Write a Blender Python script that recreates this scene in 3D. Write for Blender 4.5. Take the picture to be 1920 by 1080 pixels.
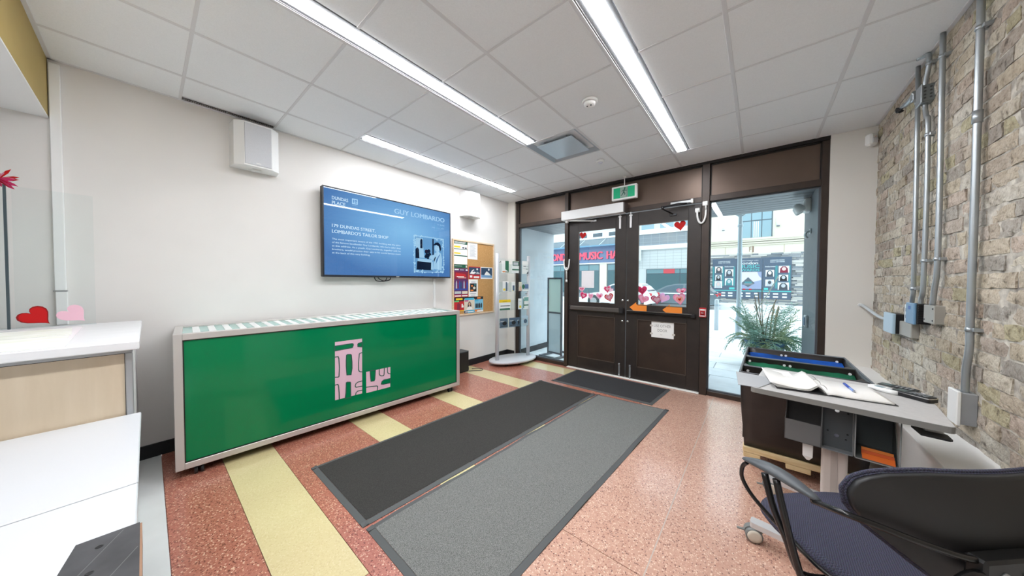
import bpy, bmesh, math, random
from mathutils import Matrix, Vector
random.seed(7)
for _o in list(bpy.data.objects):
    bpy.data.objects.remove(_o)
SC = bpy.context.scene
COL = SC.collection

# ------------------------------------------------------------------ camera, sky, exposure
cam_data = bpy.data.cameras.new('camera')
cam_data.sensor_width = 36.0
cam_data.lens = 10.5603
cam_data.clip_start = 0.02
cam_data.clip_end = 200.0
cam = bpy.data.objects.new('camera', cam_data)
COL.objects.link(cam)
_r = Vector((0.7722455, 0.6353121, 0.0039214)); _u = Vector((-0.0174623, 0.0150553, 0.9997342)); _w = Vector((-0.6350842, 0.7721087, -0.0227204))
_m = Matrix((( _r.x, _u.x, -_w.x, 0), (_r.y, _u.y, -_w.y, 0), (_r.z, _u.z, -_w.z, 1.4), (0, 0, 0, 1)))
cam.matrix_world = _m
SC.camera = cam

world = bpy.data.worlds.new('overcast')
SC.world = world
world.use_nodes = True
_bg = world.node_tree.nodes['Background']
_bg.inputs[0].default_value = (0.84, 0.93, 1.0, 1)
_bg.inputs[1].default_value = 3.1
STRIP_POWER = 49.0
SC.view_settings.view_transform = 'Standard'
SC.view_settings.look = 'None'
SC.view_settings.exposure = 0.10
SC.view_settings.gamma = 1.0
SC.view_settings.use_curve_mapping = False
SC.cycles.transparent_max_bounces = 40

# ------------------------------------------------------------------ materials
def lin(c):
    return tuple(((x / 255) / 12.92 if x / 255 <= 0.04045 else ((x / 255 + 0.055) / 1.055) ** 2.4) for x in c)
_mats = {}
def M(name, rgb, rough=0.55, metal=0.0, spec=0.5, emit=None, es=0.0, alpha=None, trans=0.0, coat=0.0, ior=1.45):
    if name in _mats:
        return _mats[name]
    m = bpy.data.materials.new(name); m.use_nodes = True
    b = m.node_tree.nodes['Principled BSDF']
    c = lin(rgb)
    b.inputs['Base Color'].default_value = (*c, 1)
    b.inputs['Roughness'].default_value = rough
    b.inputs['Metallic'].default_value = metal
    b.inputs['Specular IOR Level'].default_value = spec
    b.inputs['IOR'].default_value = ior
    b.inputs['Transmission Weight'].default_value = trans
    b.inputs['Coat Weight'].default_value = coat
    if emit:
        b.inputs['Emission Color'].default_value = (*lin(emit), 1)
        b.inputs['Emission Strength'].default_value = es
    m.diffuse_color = (*c, 1)
    _mats[name] = m
    return m
def nodes(m):
    nt = m.node_tree
    return nt, nt.nodes['Principled BSDF']
def N(nt, typ, **kw):
    n = nt.nodes.new(typ)
    for k, v in kw.items():
        if k.startswith('i_'):
            n.inputs[k[2:].replace('_', ' ')].default_value = v
        else:
            setattr(n, k, v)
    return n
def ramp(nt, stops, interp='LINEAR'):
    r = nt.nodes.new('ShaderNodeValToRGB')
    r.color_ramp.interpolation = interp
    e = r.color_ramp.elements
    while len(e) < len(stops):
        e.new(0.5)
    for i, (p, c) in enumerate(stops):
        e[i].position = p; e[i].color = (*lin(c), 1)
    return r
def grain(m, c1, c2, scale, bump=0.0, detail=3.0, dist=0.002, coord='Object', stretch=(1, 1, 1)):
    """mottled colour between c1 and c2 and a fine bump"""
    nt, b = nodes(m)
    tc = N(nt, 'ShaderNodeTexCoord'); mp = N(nt, 'ShaderNodeMapping'); mp.inputs['Scale'].default_value = stretch
    nt.links.new(tc.outputs[coord], mp.inputs['Vector'])
    n = N(nt, 'ShaderNodeTexNoise'); n.inputs['Scale'].default_value = scale; n.inputs['Detail'].default_value = detail
    nt.links.new(mp.outputs['Vector'], n.inputs['Vector'])
    r = ramp(nt, [(0.3, c1), (0.7, c2)])
    nt.links.new(n.outputs['Fac'], r.inputs['Fac']); nt.links.new(r.outputs['Color'], b.inputs['Base Color'])
    if bump:
        bp = N(nt, 'ShaderNodeBump'); bp.inputs['Strength'].default_value = bump; bp.inputs['Distance'].default_value = dist
        nt.links.new(n.outputs['Fac'], bp.inputs['Height']); nt.links.new(bp.outputs['Normal'], b.inputs['Normal'])
    return m
def terrazzo(name, base, chips, rough=0.3):
    m = M(name, base, rough, coat=.6); nt, b = nodes(m); b.inputs['Coat Roughness'].default_value = .16
    tc = N(nt, 'ShaderNodeTexCoord')
    v = N(nt, 'ShaderNodeTexVoronoi'); v.inputs['Scale'].default_value = 125.0
    nt.links.new(tc.outputs['Object'], v.inputs['Vector'])
    sep = N(nt, 'ShaderNodeSeparateColor'); nt.links.new(v.outputs['Color'], sep.inputs['Color'])
    r = ramp(nt, chips, 'CONSTANT'); nt.links.new(sep.outputs['Red'], r.inputs['Fac'])
    n2 = N(nt, 'ShaderNodeTexNoise'); n2.inputs['Scale'].default_value = 1.6
    nt.links.new(tc.outputs['Object'], n2.inputs['Vector'])
    d = N(nt, 'ShaderNodeMapRange'); d.inputs['From Min'].default_value = 0.32; d.inputs['From Max'].default_value = 0.62
    nt.links.new(v.outputs['Distance'], d.inputs['Value'])
    mx = N(nt, 'ShaderNodeMix', data_type='RGBA'); mx.inputs['B'].default_value = (*lin(base), 1)
    nt.links.new(d.outputs['Result'], mx.inputs['Factor']); nt.links.new(r.outputs['Color'], mx.inputs['A'])
    mx2 = N(nt, 'ShaderNodeMix', data_type='RGBA', blend_type='MULTIPLY'); mx2.inputs['Factor'].default_value = 0.35
    rr = ramp(nt, [(0.35, (222, 212, 206)), (0.7, (255, 255, 255))])
    nt.links.new(n2.outputs['Fac'], rr.inputs['Fac'])
    nt.links.new(mx.outputs['Result'], mx2.inputs['A']); nt.links.new(rr.outputs['Color'], mx2.inputs['B'])
    nt.links.new(mx2.outputs['Result'], b.inputs['Base Color'])
    return m

MAT_WALL = grain(M('painted_wall', (227, 224, 220), 0.7), (224, 221, 217), (230, 227, 223), 1.5)
MAT_WALL2 = M('cream_wall', (230, 226, 219), 0.7)
MAT_TILE = grain(M('ceiling_tile', (241, 243, 245), 0.85), (239, 241, 243), (245, 247, 249), 180, 0.15, dist=0.001)
MAT_TBAR = M('grid_metal', (222, 222, 224), 0.5)
MAT_MUSTARD = grain(M('mustard_paint', (176, 152, 88), 0.6), (172, 148, 84), (182, 158, 94), 3)
MAT_BROWN = grain(M('brown_aluminium', (62, 52, 46), 0.42, .25), (58, 48, 43), (67, 56, 49), 6)
MAT_BRONZE = grain(M('bronze_panel', (98, 82, 72), 0.4, .45), (90, 75, 66), (106, 89, 78), 2)
MAT_BROWNDARK = grain(M('brown_door', (46, 39, 36), 0.45), (42, 36, 33), (51, 43, 39), 8)
MAT_BLACKBASE = M('black_vinyl', (26, 27, 30), 0.5)
MAT_RED = terrazzo('red_terrazzo', (180, 114, 96), [(0.0, (112, 54, 42)), (0.16, (170, 98, 80)), (0.46, (192, 126, 104)), (0.70, (218, 170, 142)), (0.84, (230, 200, 172)), (0.93, (130, 74, 60))])
MAT_RED_SHEEN = terrazzo('red_terrazzo_sheen', (202, 160, 140), [(0.0, (120, 82, 76)), (0.10, (196, 148, 128)), (0.40, (210, 168, 148)), (0.66, (228, 196, 176)), (0.86, (238, 214, 194)), (0.94, (150, 104, 92))])  # red terrazzo made paler: the snow's reflection is painted into its colour
MAT_YELLOW = terrazzo('yellow_terrazzo', (220, 206, 156), [(0.0, (214, 198, 146)), (0.3, (221, 207, 158)), (0.7, (227, 214, 170)), (0.92, (210, 192, 144))])
MAT_GREYFLOOR = grain(M('pale_vinyl', (214, 216, 214), 0.4), (208, 210, 208), (220, 222, 220), 4)
MAT_MORTAR = grain(M('mortar', (176, 168, 156), 0.9), (128, 120, 112), (212, 205, 192), 20, 0.9, 6, 0.010)
MAT_STRIP = M('lit_diffuser', (255, 255, 255), 0.6, emit=(247, 250, 255), es=STRIP_POWER)
MAT_WHITEMETAL = M('white_enamel', (240, 240, 240), 0.35)
MAT_WHITEPL = M('white_plastic', (238, 238, 236), 0.4)
MAT_GREYMETAL = M('grey_metal', (176, 178, 180), 0.38, 0.6)
MAT_STEEL = M('galvanised_steel', (176, 182, 186), 0.36, 0.75)
MAT_CHROME = M('chrome', (214, 214, 214), 0.18, 1.0)
MAT_BLACK = M('black_plastic', (30, 30, 32), 0.42)
MAT_DARK = M('charcoal_plastic', (70, 72, 74), 0.5)
MAT_PAPER = M('white_paper', (244, 243, 240), 0.7)
MAT_GLASS = None
def glass_mat(name, tint=(235, 245, 245), refl=1.0):
    m = bpy.data.materials.new(name); m.use_nodes = True
    nt = m.node_tree; nt.nodes.clear()
    out = N(nt, 'ShaderNodeOutputMaterial'); mix = N(nt, 'ShaderNodeMixShader')
    tr = N(nt, 'ShaderNodeBsdfTransparent'); tr.inputs[0].default_value = (*lin(tint), 1)
    gl = N(nt, 'ShaderNodeBsdfGlossy'); gl.inputs['Roughness'].default_value = 0.02
    fr = N(nt, 'ShaderNodeFresnel'); fr.inputs['IOR'].default_value = 1.52
    ge = N(nt, 'ShaderNodeNewGeometry'); inv = N(nt, 'ShaderNodeMath', operation='SUBTRACT'); inv.inputs[0].default_value = refl
    mk = N(nt, 'ShaderNodeMath', operation='MULTIPLY'); mk.inputs[1].default_value = refl; nt.links.new(ge.outputs['Backfacing'], mk.inputs[0]); nt.links.new(mk.outputs[0], inv.inputs[1])
    mu = N(nt, 'ShaderNodeMath', operation='MULTIPLY')          # reflect once, at the outer face
    nt.links.new(fr.outputs[0], mu.inputs[0]); nt.links.new(inv.outputs[0], mu.inputs[1]); nt.links.new(mu.outputs[0], mix.inputs[0])
    nt.links.new(tr.outputs[0], mix.inputs[1]); nt.links.new(gl.outputs[0], mix.inputs[2]); nt.links.new(mix.outputs[0], out.inputs[0])
    return m
MAT_GLASS = glass_mat('window_glass', (244, 251, 252), 1.6)
MAT_ACRYLIC = glass_mat('clear_acrylic', (252, 254, 254), .6)

def thin(name, rgb, through=0.5):
    """paper that lets light from behind glow through"""
    m = M(name, rgb, .7); nt, b = nodes(m); out = nt.nodes['Material Output']
    if 'thin' not in m:
        m['thin'] = 1
        tl = N(nt, 'ShaderNodeBsdfTranslucent'); tl.inputs[0].default_value = (*lin(rgb), 1)
        mx = N(nt, 'ShaderNodeMixShader'); mx.inputs[0].default_value = through
        nt.links.new(b.outputs[0], mx.inputs[1]); nt.links.new(tl.outputs[0], mx.inputs[2]); nt.links.new(mx.outputs[0], out.inputs[0])
    return m

# ------------------------------------------------------------------ mesh helpers
class MB:
    """collects simple solids into one mesh; several materials allowed"""
    def __init__(s):
        s.v = []; s.f = []; s.mi = []; s.mats = []; s.sm = []
    def _m(s, m):
        if m is None:
            return 0
        if m not in s.mats:
            s.mats.append(m)
        return s.mats.index(m)
    def add(s, verts, faces, mat=None, smooth=False):
        o = len(s.v); k = s._m(mat)
        s.v += [tuple(v) for v in verts]
        for f in faces:
            s.f.append(tuple(i + o for i in f)); s.mi.append(k); s.sm.append(smooth)
        return s
    def box(s, x0, y0, z0, x1, y1, z1, bev=0.0, mat=None, T=None):
        x0, x1 = min(x0, x1), max(x0, x1); y0, y1 = min(y0, y1), max(y0, y1); z0, z1 = min(z0, z1), max(z0, z1)
        if bev <= 0:
            v = [(x, y, z) for x in (x0, x1) for y in (y0, y1) for z in (z0, z1)]
            f = [(0, 1, 3, 2), (4, 6, 7, 5), (0, 4, 5, 1), (2, 3, 7, 6), (0, 2, 6, 4), (1, 5, 7, 3)]
        else:
            b = min(bev, (x1 - x0) * .49, (y1 - y0) * .49, (z1 - z0) * .49)
            L = ((x0, x1), (y0, y1), (z0, z1)); v = []; idx = {}
            for sx in (0, 1):
                for sy in (0, 1):
                    for sz in (0, 1):
                        s3 = (sx, sy, sz)
                        for ax in range(3):
                            p = []
                            for k in range(3):
                                e = L[k][s3[k]]
                                p.append(e if k == ax else e + (b if s3[k] == 0 else -b))
                            idx[(s3, ax)] = len(v); v.append(tuple(p))
            f = []
            for ax in range(3):
                o = [k for k in range(3) if k != ax]
                for sd in (0, 1):
                    q = []
                    for (a, c) in ((0, 0), (1, 0), (1, 1), (0, 1)):
                        s3 = [0, 0, 0]; s3[ax] = sd; s3[o[0]] = a; s3[o[1]] = c
                        q.append(idx[(tuple(s3), ax)])
                    f.append(tuple(q))
            for ax in range(3):
                o = [k for k in range(3) if k != ax]
                for a in (0, 1):
                    for c in (0, 1):
                        p = [0, 0, 0]; p[o[0]] = a; p[o[1]] = c
                        q = list(p); p[ax] = 0; q[ax] = 1
                        p, q = tuple(p), tuple(q)
                        f.append((idx[(p, o[0])], idx[(q, o[0])], idx[(q, o[1])], idx[(p, o[1])]))
            for sx in (0, 1):
                for sy in (0, 1):
                    for sz in (0, 1):
                        f.append(tuple(idx[((sx, sy, sz), k)] for k in range(3)))
        if T is not None:
            v = [T @ Vector(p) for p in v]
        return s.add(v, f, mat)
    def prism(s, poly, d0, d1, fr=None, mat=None, smooth=False):
        """poly of (u, v) extruded between depths d0 and d1 along the frame's normal"""
        fr = fr or FR_Z
        n = len(poly)
        v = [fr(u, w, d0) for u, w in poly] + [fr(u, w, d1) for u, w in poly]
        f = [tuple(range(n))[::-1], tuple(range(n, 2 * n))]
        s.add(v, f, mat)
        return s.add(v, [(i, (i + 1) % n, n + (i + 1) % n, n + i) for i in range(n)], mat, smooth)
    def face(s, poly, d, fr, mat=None):
        return s.add([fr(u, w, d) for u, w in poly], [tuple(range(len(poly)))], mat)
    def rect(s, u0, v0, u1, v1, d, fr, mat=None):
        return s.face([(u0, v0), (u1, v0), (u1, v1), (u0, v1)], d, fr, mat)
    def slab(s, u0, v0, u1, v1, d0, d1, fr, mat=None):
        return s.prism([(u0, v0), (u1, v0), (u1, v1), (u0, v1)], d0, d1, fr, mat)
    def tube(s, pts, r, n=10, mat=None, closed=False, cap=True):
        P = [Vector(p) for p in pts]
        if not hasattr(r, '__len__'):
            r = [r] * len(P)
        V = []; prev = None; m = len(P)
        for i, p in enumerate(P):
            if closed:
                t = (P[(i + 1) % m] - P[i - 1])
            else:
                t = (P[min(i + 1, m - 1)] - P[max(i - 1, 0)])
            t.normalize()
            if prev is None:
                a = t.orthogonal().normalized()
            else:
                a = prev - t * prev.dot(t)
                a = a.normalized() if a.length > 1e-6 else t.orthogonal().normalized()
            prev = a; b = t.cross(a)
            for k in range(n):
                an = 2 * math.pi * k / n
                V.append(p + (a * math.cos(an) + b * math.sin(an)) * r[i])
        F = []
        for i in range(m if closed else m - 1):
            for k in range(n):
                F.append((i * n + k, i * n + (k + 1) % n, ((i + 1) % m) * n + (k + 1) % n, ((i + 1) % m) * n + k))
        s.add(V, F, mat, True)
        if cap and not closed:
            s.add(V[:n], [tuple(range(n))[::-1]], mat); s.add(V[-n:], [tuple(range(n))], mat)
        return s
    def cyl(s, p0, p1, r, n=16, mat=None, r1=None):
        return s.tube([p0, p1], [r, r if r1 is None else r1], n, mat)
    def lathe(s, prof, c=(0, 0, 0), n=24, mat=None, T=None):
        V = []
        for rr, z in prof:
            for k in range(n):
                a = 2 * math.pi * k / n
                p = Vector((c[0] + rr * math.cos(a), c[1] + rr * math.sin(a), c[2] + z))
                V.append(T @ p if T is not None else p)
        F = [(i * n + k, i * n + (k + 1) % n, (i + 1) * n + (k + 1) % n, (i + 1) * n + k) for i in range(len(prof) - 1) for k in range(n)]
        s.add(V, F, mat, True)
        s.add(V[:n], [tuple(range(n))[::-1]], mat); s.add(V[-n:], [tuple(range(n))], mat)
        return s
    def build(s, name, mat=None, parent=None, kind=None):
        me = bpy.data.meshes.new(name)
        inv = PINV.get(parent.name) if parent else None
        vv = [tuple(inv @ Vector(p)) for p in s.v] if inv is not None else s.v
        me.from_pydata(vv, [], s.f)
        ms = list(s.mats)
        if mat is not None:
            if not ms:
                ms = [mat]
            elif mat not in ms:
                ms.append(mat)
        for m in ms:
            me.materials.append(m)
        if s.mats:
            me.polygons.foreach_set('material_index', s.mi)
        me.polygons.foreach_set('use_smooth', s.sm)
        bm = bmesh.new(); bm.from_mesh(me)
        bmesh.ops.remove_doubles(bm, verts=bm.verts, dist=1e-5)
        bmesh.ops.recalc_face_normals(bm, faces=bm.faces)
        bm.to_mesh(me); bm.free(); me.update()
        o = bpy.data.objects.new(name, me); COL.objects.link(o)
        if parent:
            o.parent = parent
        PINV[o.name] = inv
        if kind:
            o['kind'] = kind
        return o
PINV = {}
class Frame:
    """a plane in the room: origin, right, up; call gives a point"""
    def __init__(s, o, r, u):
        s.o = Vector(o); s.r = Vector(r).normalized(); s.u = Vector(u).normalized(); s.n = s.r.cross(s.u)
    def __call__(s, a, b, d=0.0):
        return s.o + s.r * a + s.u * b + s.n * d
FR_Z = Frame((0, 0, 0), (1, 0, 0), (0, 1, 0))
def left_wall(x):   # u = world y, v = world z, depth towards the room
    return Frame((x, 0, 0), (0, 1, 0), (0, 0, 1))
def door_wall(y):   # u = world x, v = world z, depth towards the room
    return Frame((0, y, 0), (1, 0, 0), (0, 0, 1))
def thing(name, label, cat, loc=(0, 0, 0), rz=0.0, group=None, kind=None):
    o = bpy.data.objects.new(name, None); COL.objects.link(o)
    o.empty_display_size = 0.1
    o.location = loc; o.rotation_euler = (0, 0, rz)
    PINV[o.name] = (Matrix.Translation(Vector(loc)) @ Matrix.Rotation(rz, 4, 'Z')).inverted()
    return tag(o, label, cat, group, kind)
def tag(o, label=None, cat=None, group=None, kind=None):
    if label: o['label'] = label
    if cat: o['category'] = cat
    if group: o['group'] = group
    if kind: o['kind'] = kind
    return o
def copy_tree(o, parent=None, name=None):
    c = o.copy(); COL.objects.link(c)
    if parent: c.parent = parent
    for ch in list(o.children):
        copy_tree(ch, c)
    return c
_txt = {}
def text_geo(s, bold=0.0):
    k = (s, bold)
    if k not in _txt:
        cu = bpy.data.curves.new('t', 'FONT'); cu.body = s; cu.size = 1.0; cu.offset = bold; cu.resolution_u = 3
        ob = bpy.data.objects.new('t', cu)
        me = bpy.data.meshes.new_from_object(ob)
        v = [tuple(x.co)[:2] for x in me.vertices]; f = [tuple(p.vertices) for p in me.polygons]
        bpy.data.objects.remove(ob); bpy.data.curves.remove(cu); bpy.data.meshes.remove(me)
        xs = [p[0] for p in v] or [0]; ys = [p[1] for p in v] or [0]
        _txt[k] = (v, f, min(xs), max(xs), min(ys), max(ys))
    return _txt[k]
def text(mb, s, u0, v0, w, h, d, fr, mat, bold=0.0):
    """writing that fills the box u0..u0+w, v0..v0+h (w or h None keeps the letters' proportions)"""
    v, f, xa, xb, ya, yb = text_geo(s, 0.0)
    if xb <= xa or yb <= ya: return mb
    sx = w / (xb - xa) if w else None; sy = h / (yb - ya) if h else None
    sx = sx or sy; sy = sy or sx
    for k in ((-1, 0, 1) if bold else (0,)):       # heavier strokes: the same letters laid three times, a hair apart
        mb.add([fr(u0 + (x - xa) * sx + k * bold * sx * .6, v0 + (y - ya) * sy, d + k * 4e-5) for x, y in v], f, mat)
    return mb
def arc(c, r, a0, a1, n, fn):
    return [fn(c[0] + r * math.cos(a0 + (a1 - a0) * i / n), c[1] + r * math.sin(a0 + (a1 - a0) * i / n)) for i in range(n + 1)]
def smooth_path(pts, n=6):
    """Catmull-Rom through the points"""
    P = [Vector(p) for p in pts]; out = []
    for i in range(len(P) - 1):
        p0 = P[max(i - 1, 0)]; p1 = P[i]; p2 = P[i + 1]; p3 = P[min(i + 2, len(P) - 1)]
        for k in range(n):
            t = k / n
            out.append(0.5 * ((2 * p1) + (p2 - p0) * t + (2 * p0 - 5 * p1 + 4 * p2 - p3) * t * t + (3 * p1 - p0 - 3 * p2 + p3) * t ** 3))
    out.append(P[-1]); return out
def rrect(u0, v0, u1, v1, r, n=4):
    o = []
    for cx, cy, a in ((u1 - r, v0 + r, -90), (u1 - r, v1 - r, 0), (u0 + r, v1 - r, 90), (u0 + r, v0 + r, 180)):
        for i in range(n + 1):
            t = math.radians(a + 90 * i / n); o.append((cx + r * math.cos(t), cy + r * math.sin(t)))
    return o
def disc(cu, cv, r, n=14, ry=None):
    return [(cu + r * math.cos(2 * math.pi * i / n), cv + (ry or r) * math.sin(2 * math.pi * i / n)) for i in range(n)]
def heart(cu, cv, w, h, rot=0.0, n=26):
    o = []
    for i in range(n):
        t = 2 * math.pi * i / n
        x = 16 * math.sin(t) ** 3 / 32; y = (13 * math.cos(t) - 5 * math.cos(2 * t) - 2 * math.cos(3 * t) - math.cos(4 * t) + 2.5) / 30
        x *= w; y *= h
        o.append((cu + x * math.cos(rot) - y * math.sin(rot), cv + x * math.sin(rot) + y * math.cos(rot)))
    return o
# ================================================================== the room
XL, XR, YD, YB, H = -3.68, 0.83, 4.38, -4.6, 2.872
XE = [-3.68, -3.238, -2.616, -1.996, -1.383, -0.788, -0.169, 0.430, 0.83]
YE = [-1.03, -0.417, 0.193, 0.804, 1.413, 2.023, 2.631, 3.244, 3.853, 4.40]

# ---- floor: red terrazzo with yellow bands across the room
floor = MB().box(XL - .02, YB, -0.12, XR + .2, 4.62, -0.012).build('floor', MAT_RED, kind='structure')
def slab_part(x0, y0, x1, y1, mat, name='terrazzo_band', z0=-0.012, z1=0.0, parent=floor):
    return MB().box(x0, y0, z0, x1, y1, z1).build(name, mat, parent)
slab_part(XL, YB, XR, -1.6, MAT_GREYFLOOR, 'vinyl_flooring')
slab_part(XL, -1.598, XR, 0.052, MAT_GREYFLOOR, 'vinyl_flooring')
XSPLIT = -0.4; XUND = -1.02
g = 0.0015
bands = [(0.055, 0.352, MAT_RED), (0.355, 0.655, MAT_YELLOW), (0.658, 1.262, MAT_RED), (1.265, 1.565, MAT_YELLOW), (1.568, 2.172, MAT_RED),
         (2.175, 2.455, MAT_YELLOW), (2.458, 3.082, MAT_RED), (3.085, 3.375, MAT_YELLOW), (3.378, 3.957, MAT_RED), (3.96, 4.27, MAT_YELLOW), (4.273, 4.62, MAT_RED)]
for y0, y1, m in bands:
    if m is MAT_YELLOW:
        slab_part(XL, y0, -1.42, y1, m); slab_part(-1.417, y0, XUND - .002, y1, MAT_RED)
    else:
        slab_part(XL, y0, XUND - .002, y1, m)
slab_part(XUND, 0.055, XSPLIT - .003, 1.47, MAT_RED_SHEEN, 'terrazzo_panel')
slab_part(XUND, 1.474, XSPLIT - .003, 4.62, MAT_RED_SHEEN, 'terrazzo_panel')
slab_part(XSPLIT + 0.003, 0.055, XR, 1.47, MAT_RED_SHEEN, 'terrazzo_panel')
slab_part(XSPLIT + 0.003, 1.474, XR, 4.62, MAT_RED_SHEEN, 'terrazzo_panel')
MB().box(XSPLIT - 0.003, 0.055, -0.012, XSPLIT + 0.003, 4.4, 0.0004).build('zinc_divider', M('zinc', (190, 176, 166), 0.4, 0.3), floor)
MB().box(XSPLIT + 0.003, 1.4705, -0.012, XR, 1.4735, 0.0004).build('zinc_divider', M('zinc', (200, 184, 172), 0.4, 0.3), floor)

# ---- walls
MB().box(XL - .12, YB, 0, XL, 4.40, 3.1).build('wall_left', MAT_WALL, kind='structure')
wdl = MB(); wdl.box(XL - .12, 4.40, 0, -3.505, 4.52, 3.1); wdl.box(XL, 4.34, 0, -3.51, 4.40, H + .05)
wdl.build('wall_door_left', MAT_WALL2, kind='structure')
MB().box(0.528, 4.36, 0, XR + .3, 4.5, 3.1).build('wall_door_right', MAT_WALL2, kind='structure')
MB().box(XL - .12, YB - .12, 0, XR + .3, YB, 3.1).build('wall_back', MAT_WALL, kind='structure')
bb = MB(); bb.box(XL, YB, 0, XL + .012, 4.34, 0.105, 0.003); bb.build('baseboard_left', MAT_BLACKBASE, kind='structure')
MB().box(XL + .012, 4.328, 0, -3.505, 4.34, 0.105, 0.003).build('baseboard_door', MAT_BLACKBASE, kind='structure')

# ---- brick wall on the right: mortar backing, each brick a piece
wr = MB(); wr.box(XR + .0085, YB, 0, XR + .3, 4.36, 3.1)
wall_right = wr.build('wall_right', MAT_MORTAR, kind='structure')
MAT_BRICK = M('old_buff_brick', (164, 150, 128), 0.9)
nt, b = nodes(MAT_BRICK)
geo = N(nt, 'ShaderNodeNewGeometry'); tc = N(nt, 'ShaderNodeTexCoord')
cr = ramp(nt, [(0.0, (206, 194, 174)), (0.12, (194, 182, 170)), (0.24, (218, 210, 194)), (0.38, (204, 192, 177)), (0.5, (208, 196, 178)), (0.64, (184, 177, 168)),
               (0.70, (218, 212, 200)), (0.80, (204, 188, 174)), (0.88, (198, 190, 160)), (0.95, (174, 168, 160))], 'CONSTANT')
oi = N(nt, 'ShaderNodeObjectInfo'); ad = N(nt, 'ShaderNodeMath', operation='ADD'); fr_ = N(nt, 'ShaderNodeMath', operation='FRACT')
nt.links.new(geo.outputs['Random Per Island'], ad.inputs[0]); nt.links.new(oi.outputs['Random'], ad.inputs[1]); nt.links.new(ad.outputs[0], fr_.inputs[0]); nt.links.new(fr_.outputs[0], cr.inputs['Fac'])
# lower courses are yellower: a wear gradient that belongs to the wall itself is kept as per-brick colour noise
n1 = N(nt, 'ShaderNodeTexNoise'); n1.inputs['Scale'].default_value = 26; n1.inputs['Detail'].default_value = 6
n2 = N(nt, 'ShaderNodeTexNoise'); n2.inputs['Scale'].default_value = 3.0; n2.inputs['Detail'].default_value = 4
n3 = N(nt, 'ShaderNodeTexVoronoi'); n3.inputs['Scale'].default_value = 38; n3.feature = 'DISTANCE_TO_EDGE'
for n in (n1, n2, n3):
    nt.links.new(geo.outputs['Position'], n.inputs['Vector'])
r1 = ramp(nt, [(0.28, (120, 112, 106)), (0.40, (228, 224, 218)), (0.62, (255, 255, 255)), (0.78, (255, 252, 244))])
nt.links.new(n1.outputs['Fac'], r1.inputs['Fac'])
m1 = N(nt, 'ShaderNodeMix', data_type='RGBA', blend_type='MULTIPLY'); m1.inputs['Factor'].default_value = 0.85
nt.links.new(cr.outputs['Color'], m1.inputs['A']); nt.links.new(r1.outputs['Color'], m1.inputs['B'])
r2 = ramp(nt, [(0.35, (182, 172, 166)), (0.6, (255, 255, 255))])
nt.links.new(n2.outputs['Fac'], r2.inputs['Fac'])
m2 = N(nt, 'ShaderNodeMix', data_type='RGBA', blend_type='MULTIPLY'); m2.inputs['Factor'].default_value = 0.45
nt.links.new(m1.outputs['Result'], m2.inputs['A']); nt.links.new(r2.outputs['Color'], m2.inputs['B'])
nt.links.new(m2.outputs['Result'], b.inputs['Base Color'])
n4 = N(nt, 'ShaderNodeTexNoise'); n4.inputs['Scale'].default_value = 85; n4.inputs['Detail'].default_value = 5; nt.links.new(geo.outputs['Position'], n4.inputs['Vector'])
r4 = ramp(nt, [(0.32, (150, 142, 132)), (0.5, (246, 244, 240)), (0.7, (255, 255, 255))]); nt.links.new(n4.outputs['Fac'], r4.inputs['Fac'])
m4 = N(nt, 'ShaderNodeMix', data_type='RGBA', blend_type='MULTIPLY'); m4.inputs['Factor'].default_value = 0.35
nt.links.new(m2.outputs['Result'], m4.inputs['A']); nt.links.new(r4.outputs['Color'], m4.inputs['B']); nt.links.new(m4.outputs['Result'], b.inputs['Base Color'])
hs = N(nt, 'ShaderNodeMath', operation='ADD'); nt.links.new(n1.outputs['Fac'], hs.inputs[0]); nt.links.new(n4.outputs['Fac'], hs.inputs[1])
bp = N(nt, 'ShaderNodeBump'); bp.inputs['Strength'].default_value = 0.9; bp.inputs['Distance'].default_value = 0.010
nt.links.new(hs.outputs[0], bp.inputs['Height']); nt.links.new(bp.outputs['Normal'], b.inputs['Normal'])
def brick_bm(mb, y0, y1, z0, z1):
    """a worn brick: face split 4 x 2 with ragged edges"""
    ny, nz = (5 if y1 - y0 > .15 else 3), 3
    out = 0.0095 + random.random() * 0.007
    v = []; dy = (y1 - y0) / ny; dz = (z1 - z0) / nz
    tilt = random.uniform(-.004, .004)
    for i in range(ny + 1):
        for k in range(nz + 1):
            edge = i in (0, ny) or k in (0, nz)
            y = y0 + dy * i + (random.uniform(-.003, .003)); z = z0 + dz * k + random.uniform(-.0028, .0028)
            x = XR + .016 - out + random.uniform(-.002, .002) + tilt * (i / ny - .5) * 2 + (random.uniform(.0005, .005) if edge else 0)
            v.append((x, y, z))
    fr = [i * (nz + 1) + k for i in range(ny + 1) for k in (0,)]
    f = [(i * (nz + 1) + k, i * (nz + 1) + k + 1, (i + 1) * (nz + 1) + k + 1, (i + 1) * (nz + 1) + k) for i in range(ny) for k in range(nz)]
    rim = [i * (nz + 1) for i in range(ny + 1)] + [ny * (nz + 1) + k for k in range(1, nz + 1)] + [i * (nz + 1) + nz for i in range(ny - 1, -1, -1)] + [k for k in range(nz - 1, 0, -1)]
    o = len(v)
    for q in rim:
        v.append((XR + .03, v[q][1], v[q][2]))
    m = len(rim)
    f += [(rim[i], rim[(i + 1) % m], o + (i + 1) % m, o + i) for i in range(m)]
    mb.add(v, f, None, False)
rows = []
zc = 0.02; r = 0
near = []; far = []
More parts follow.
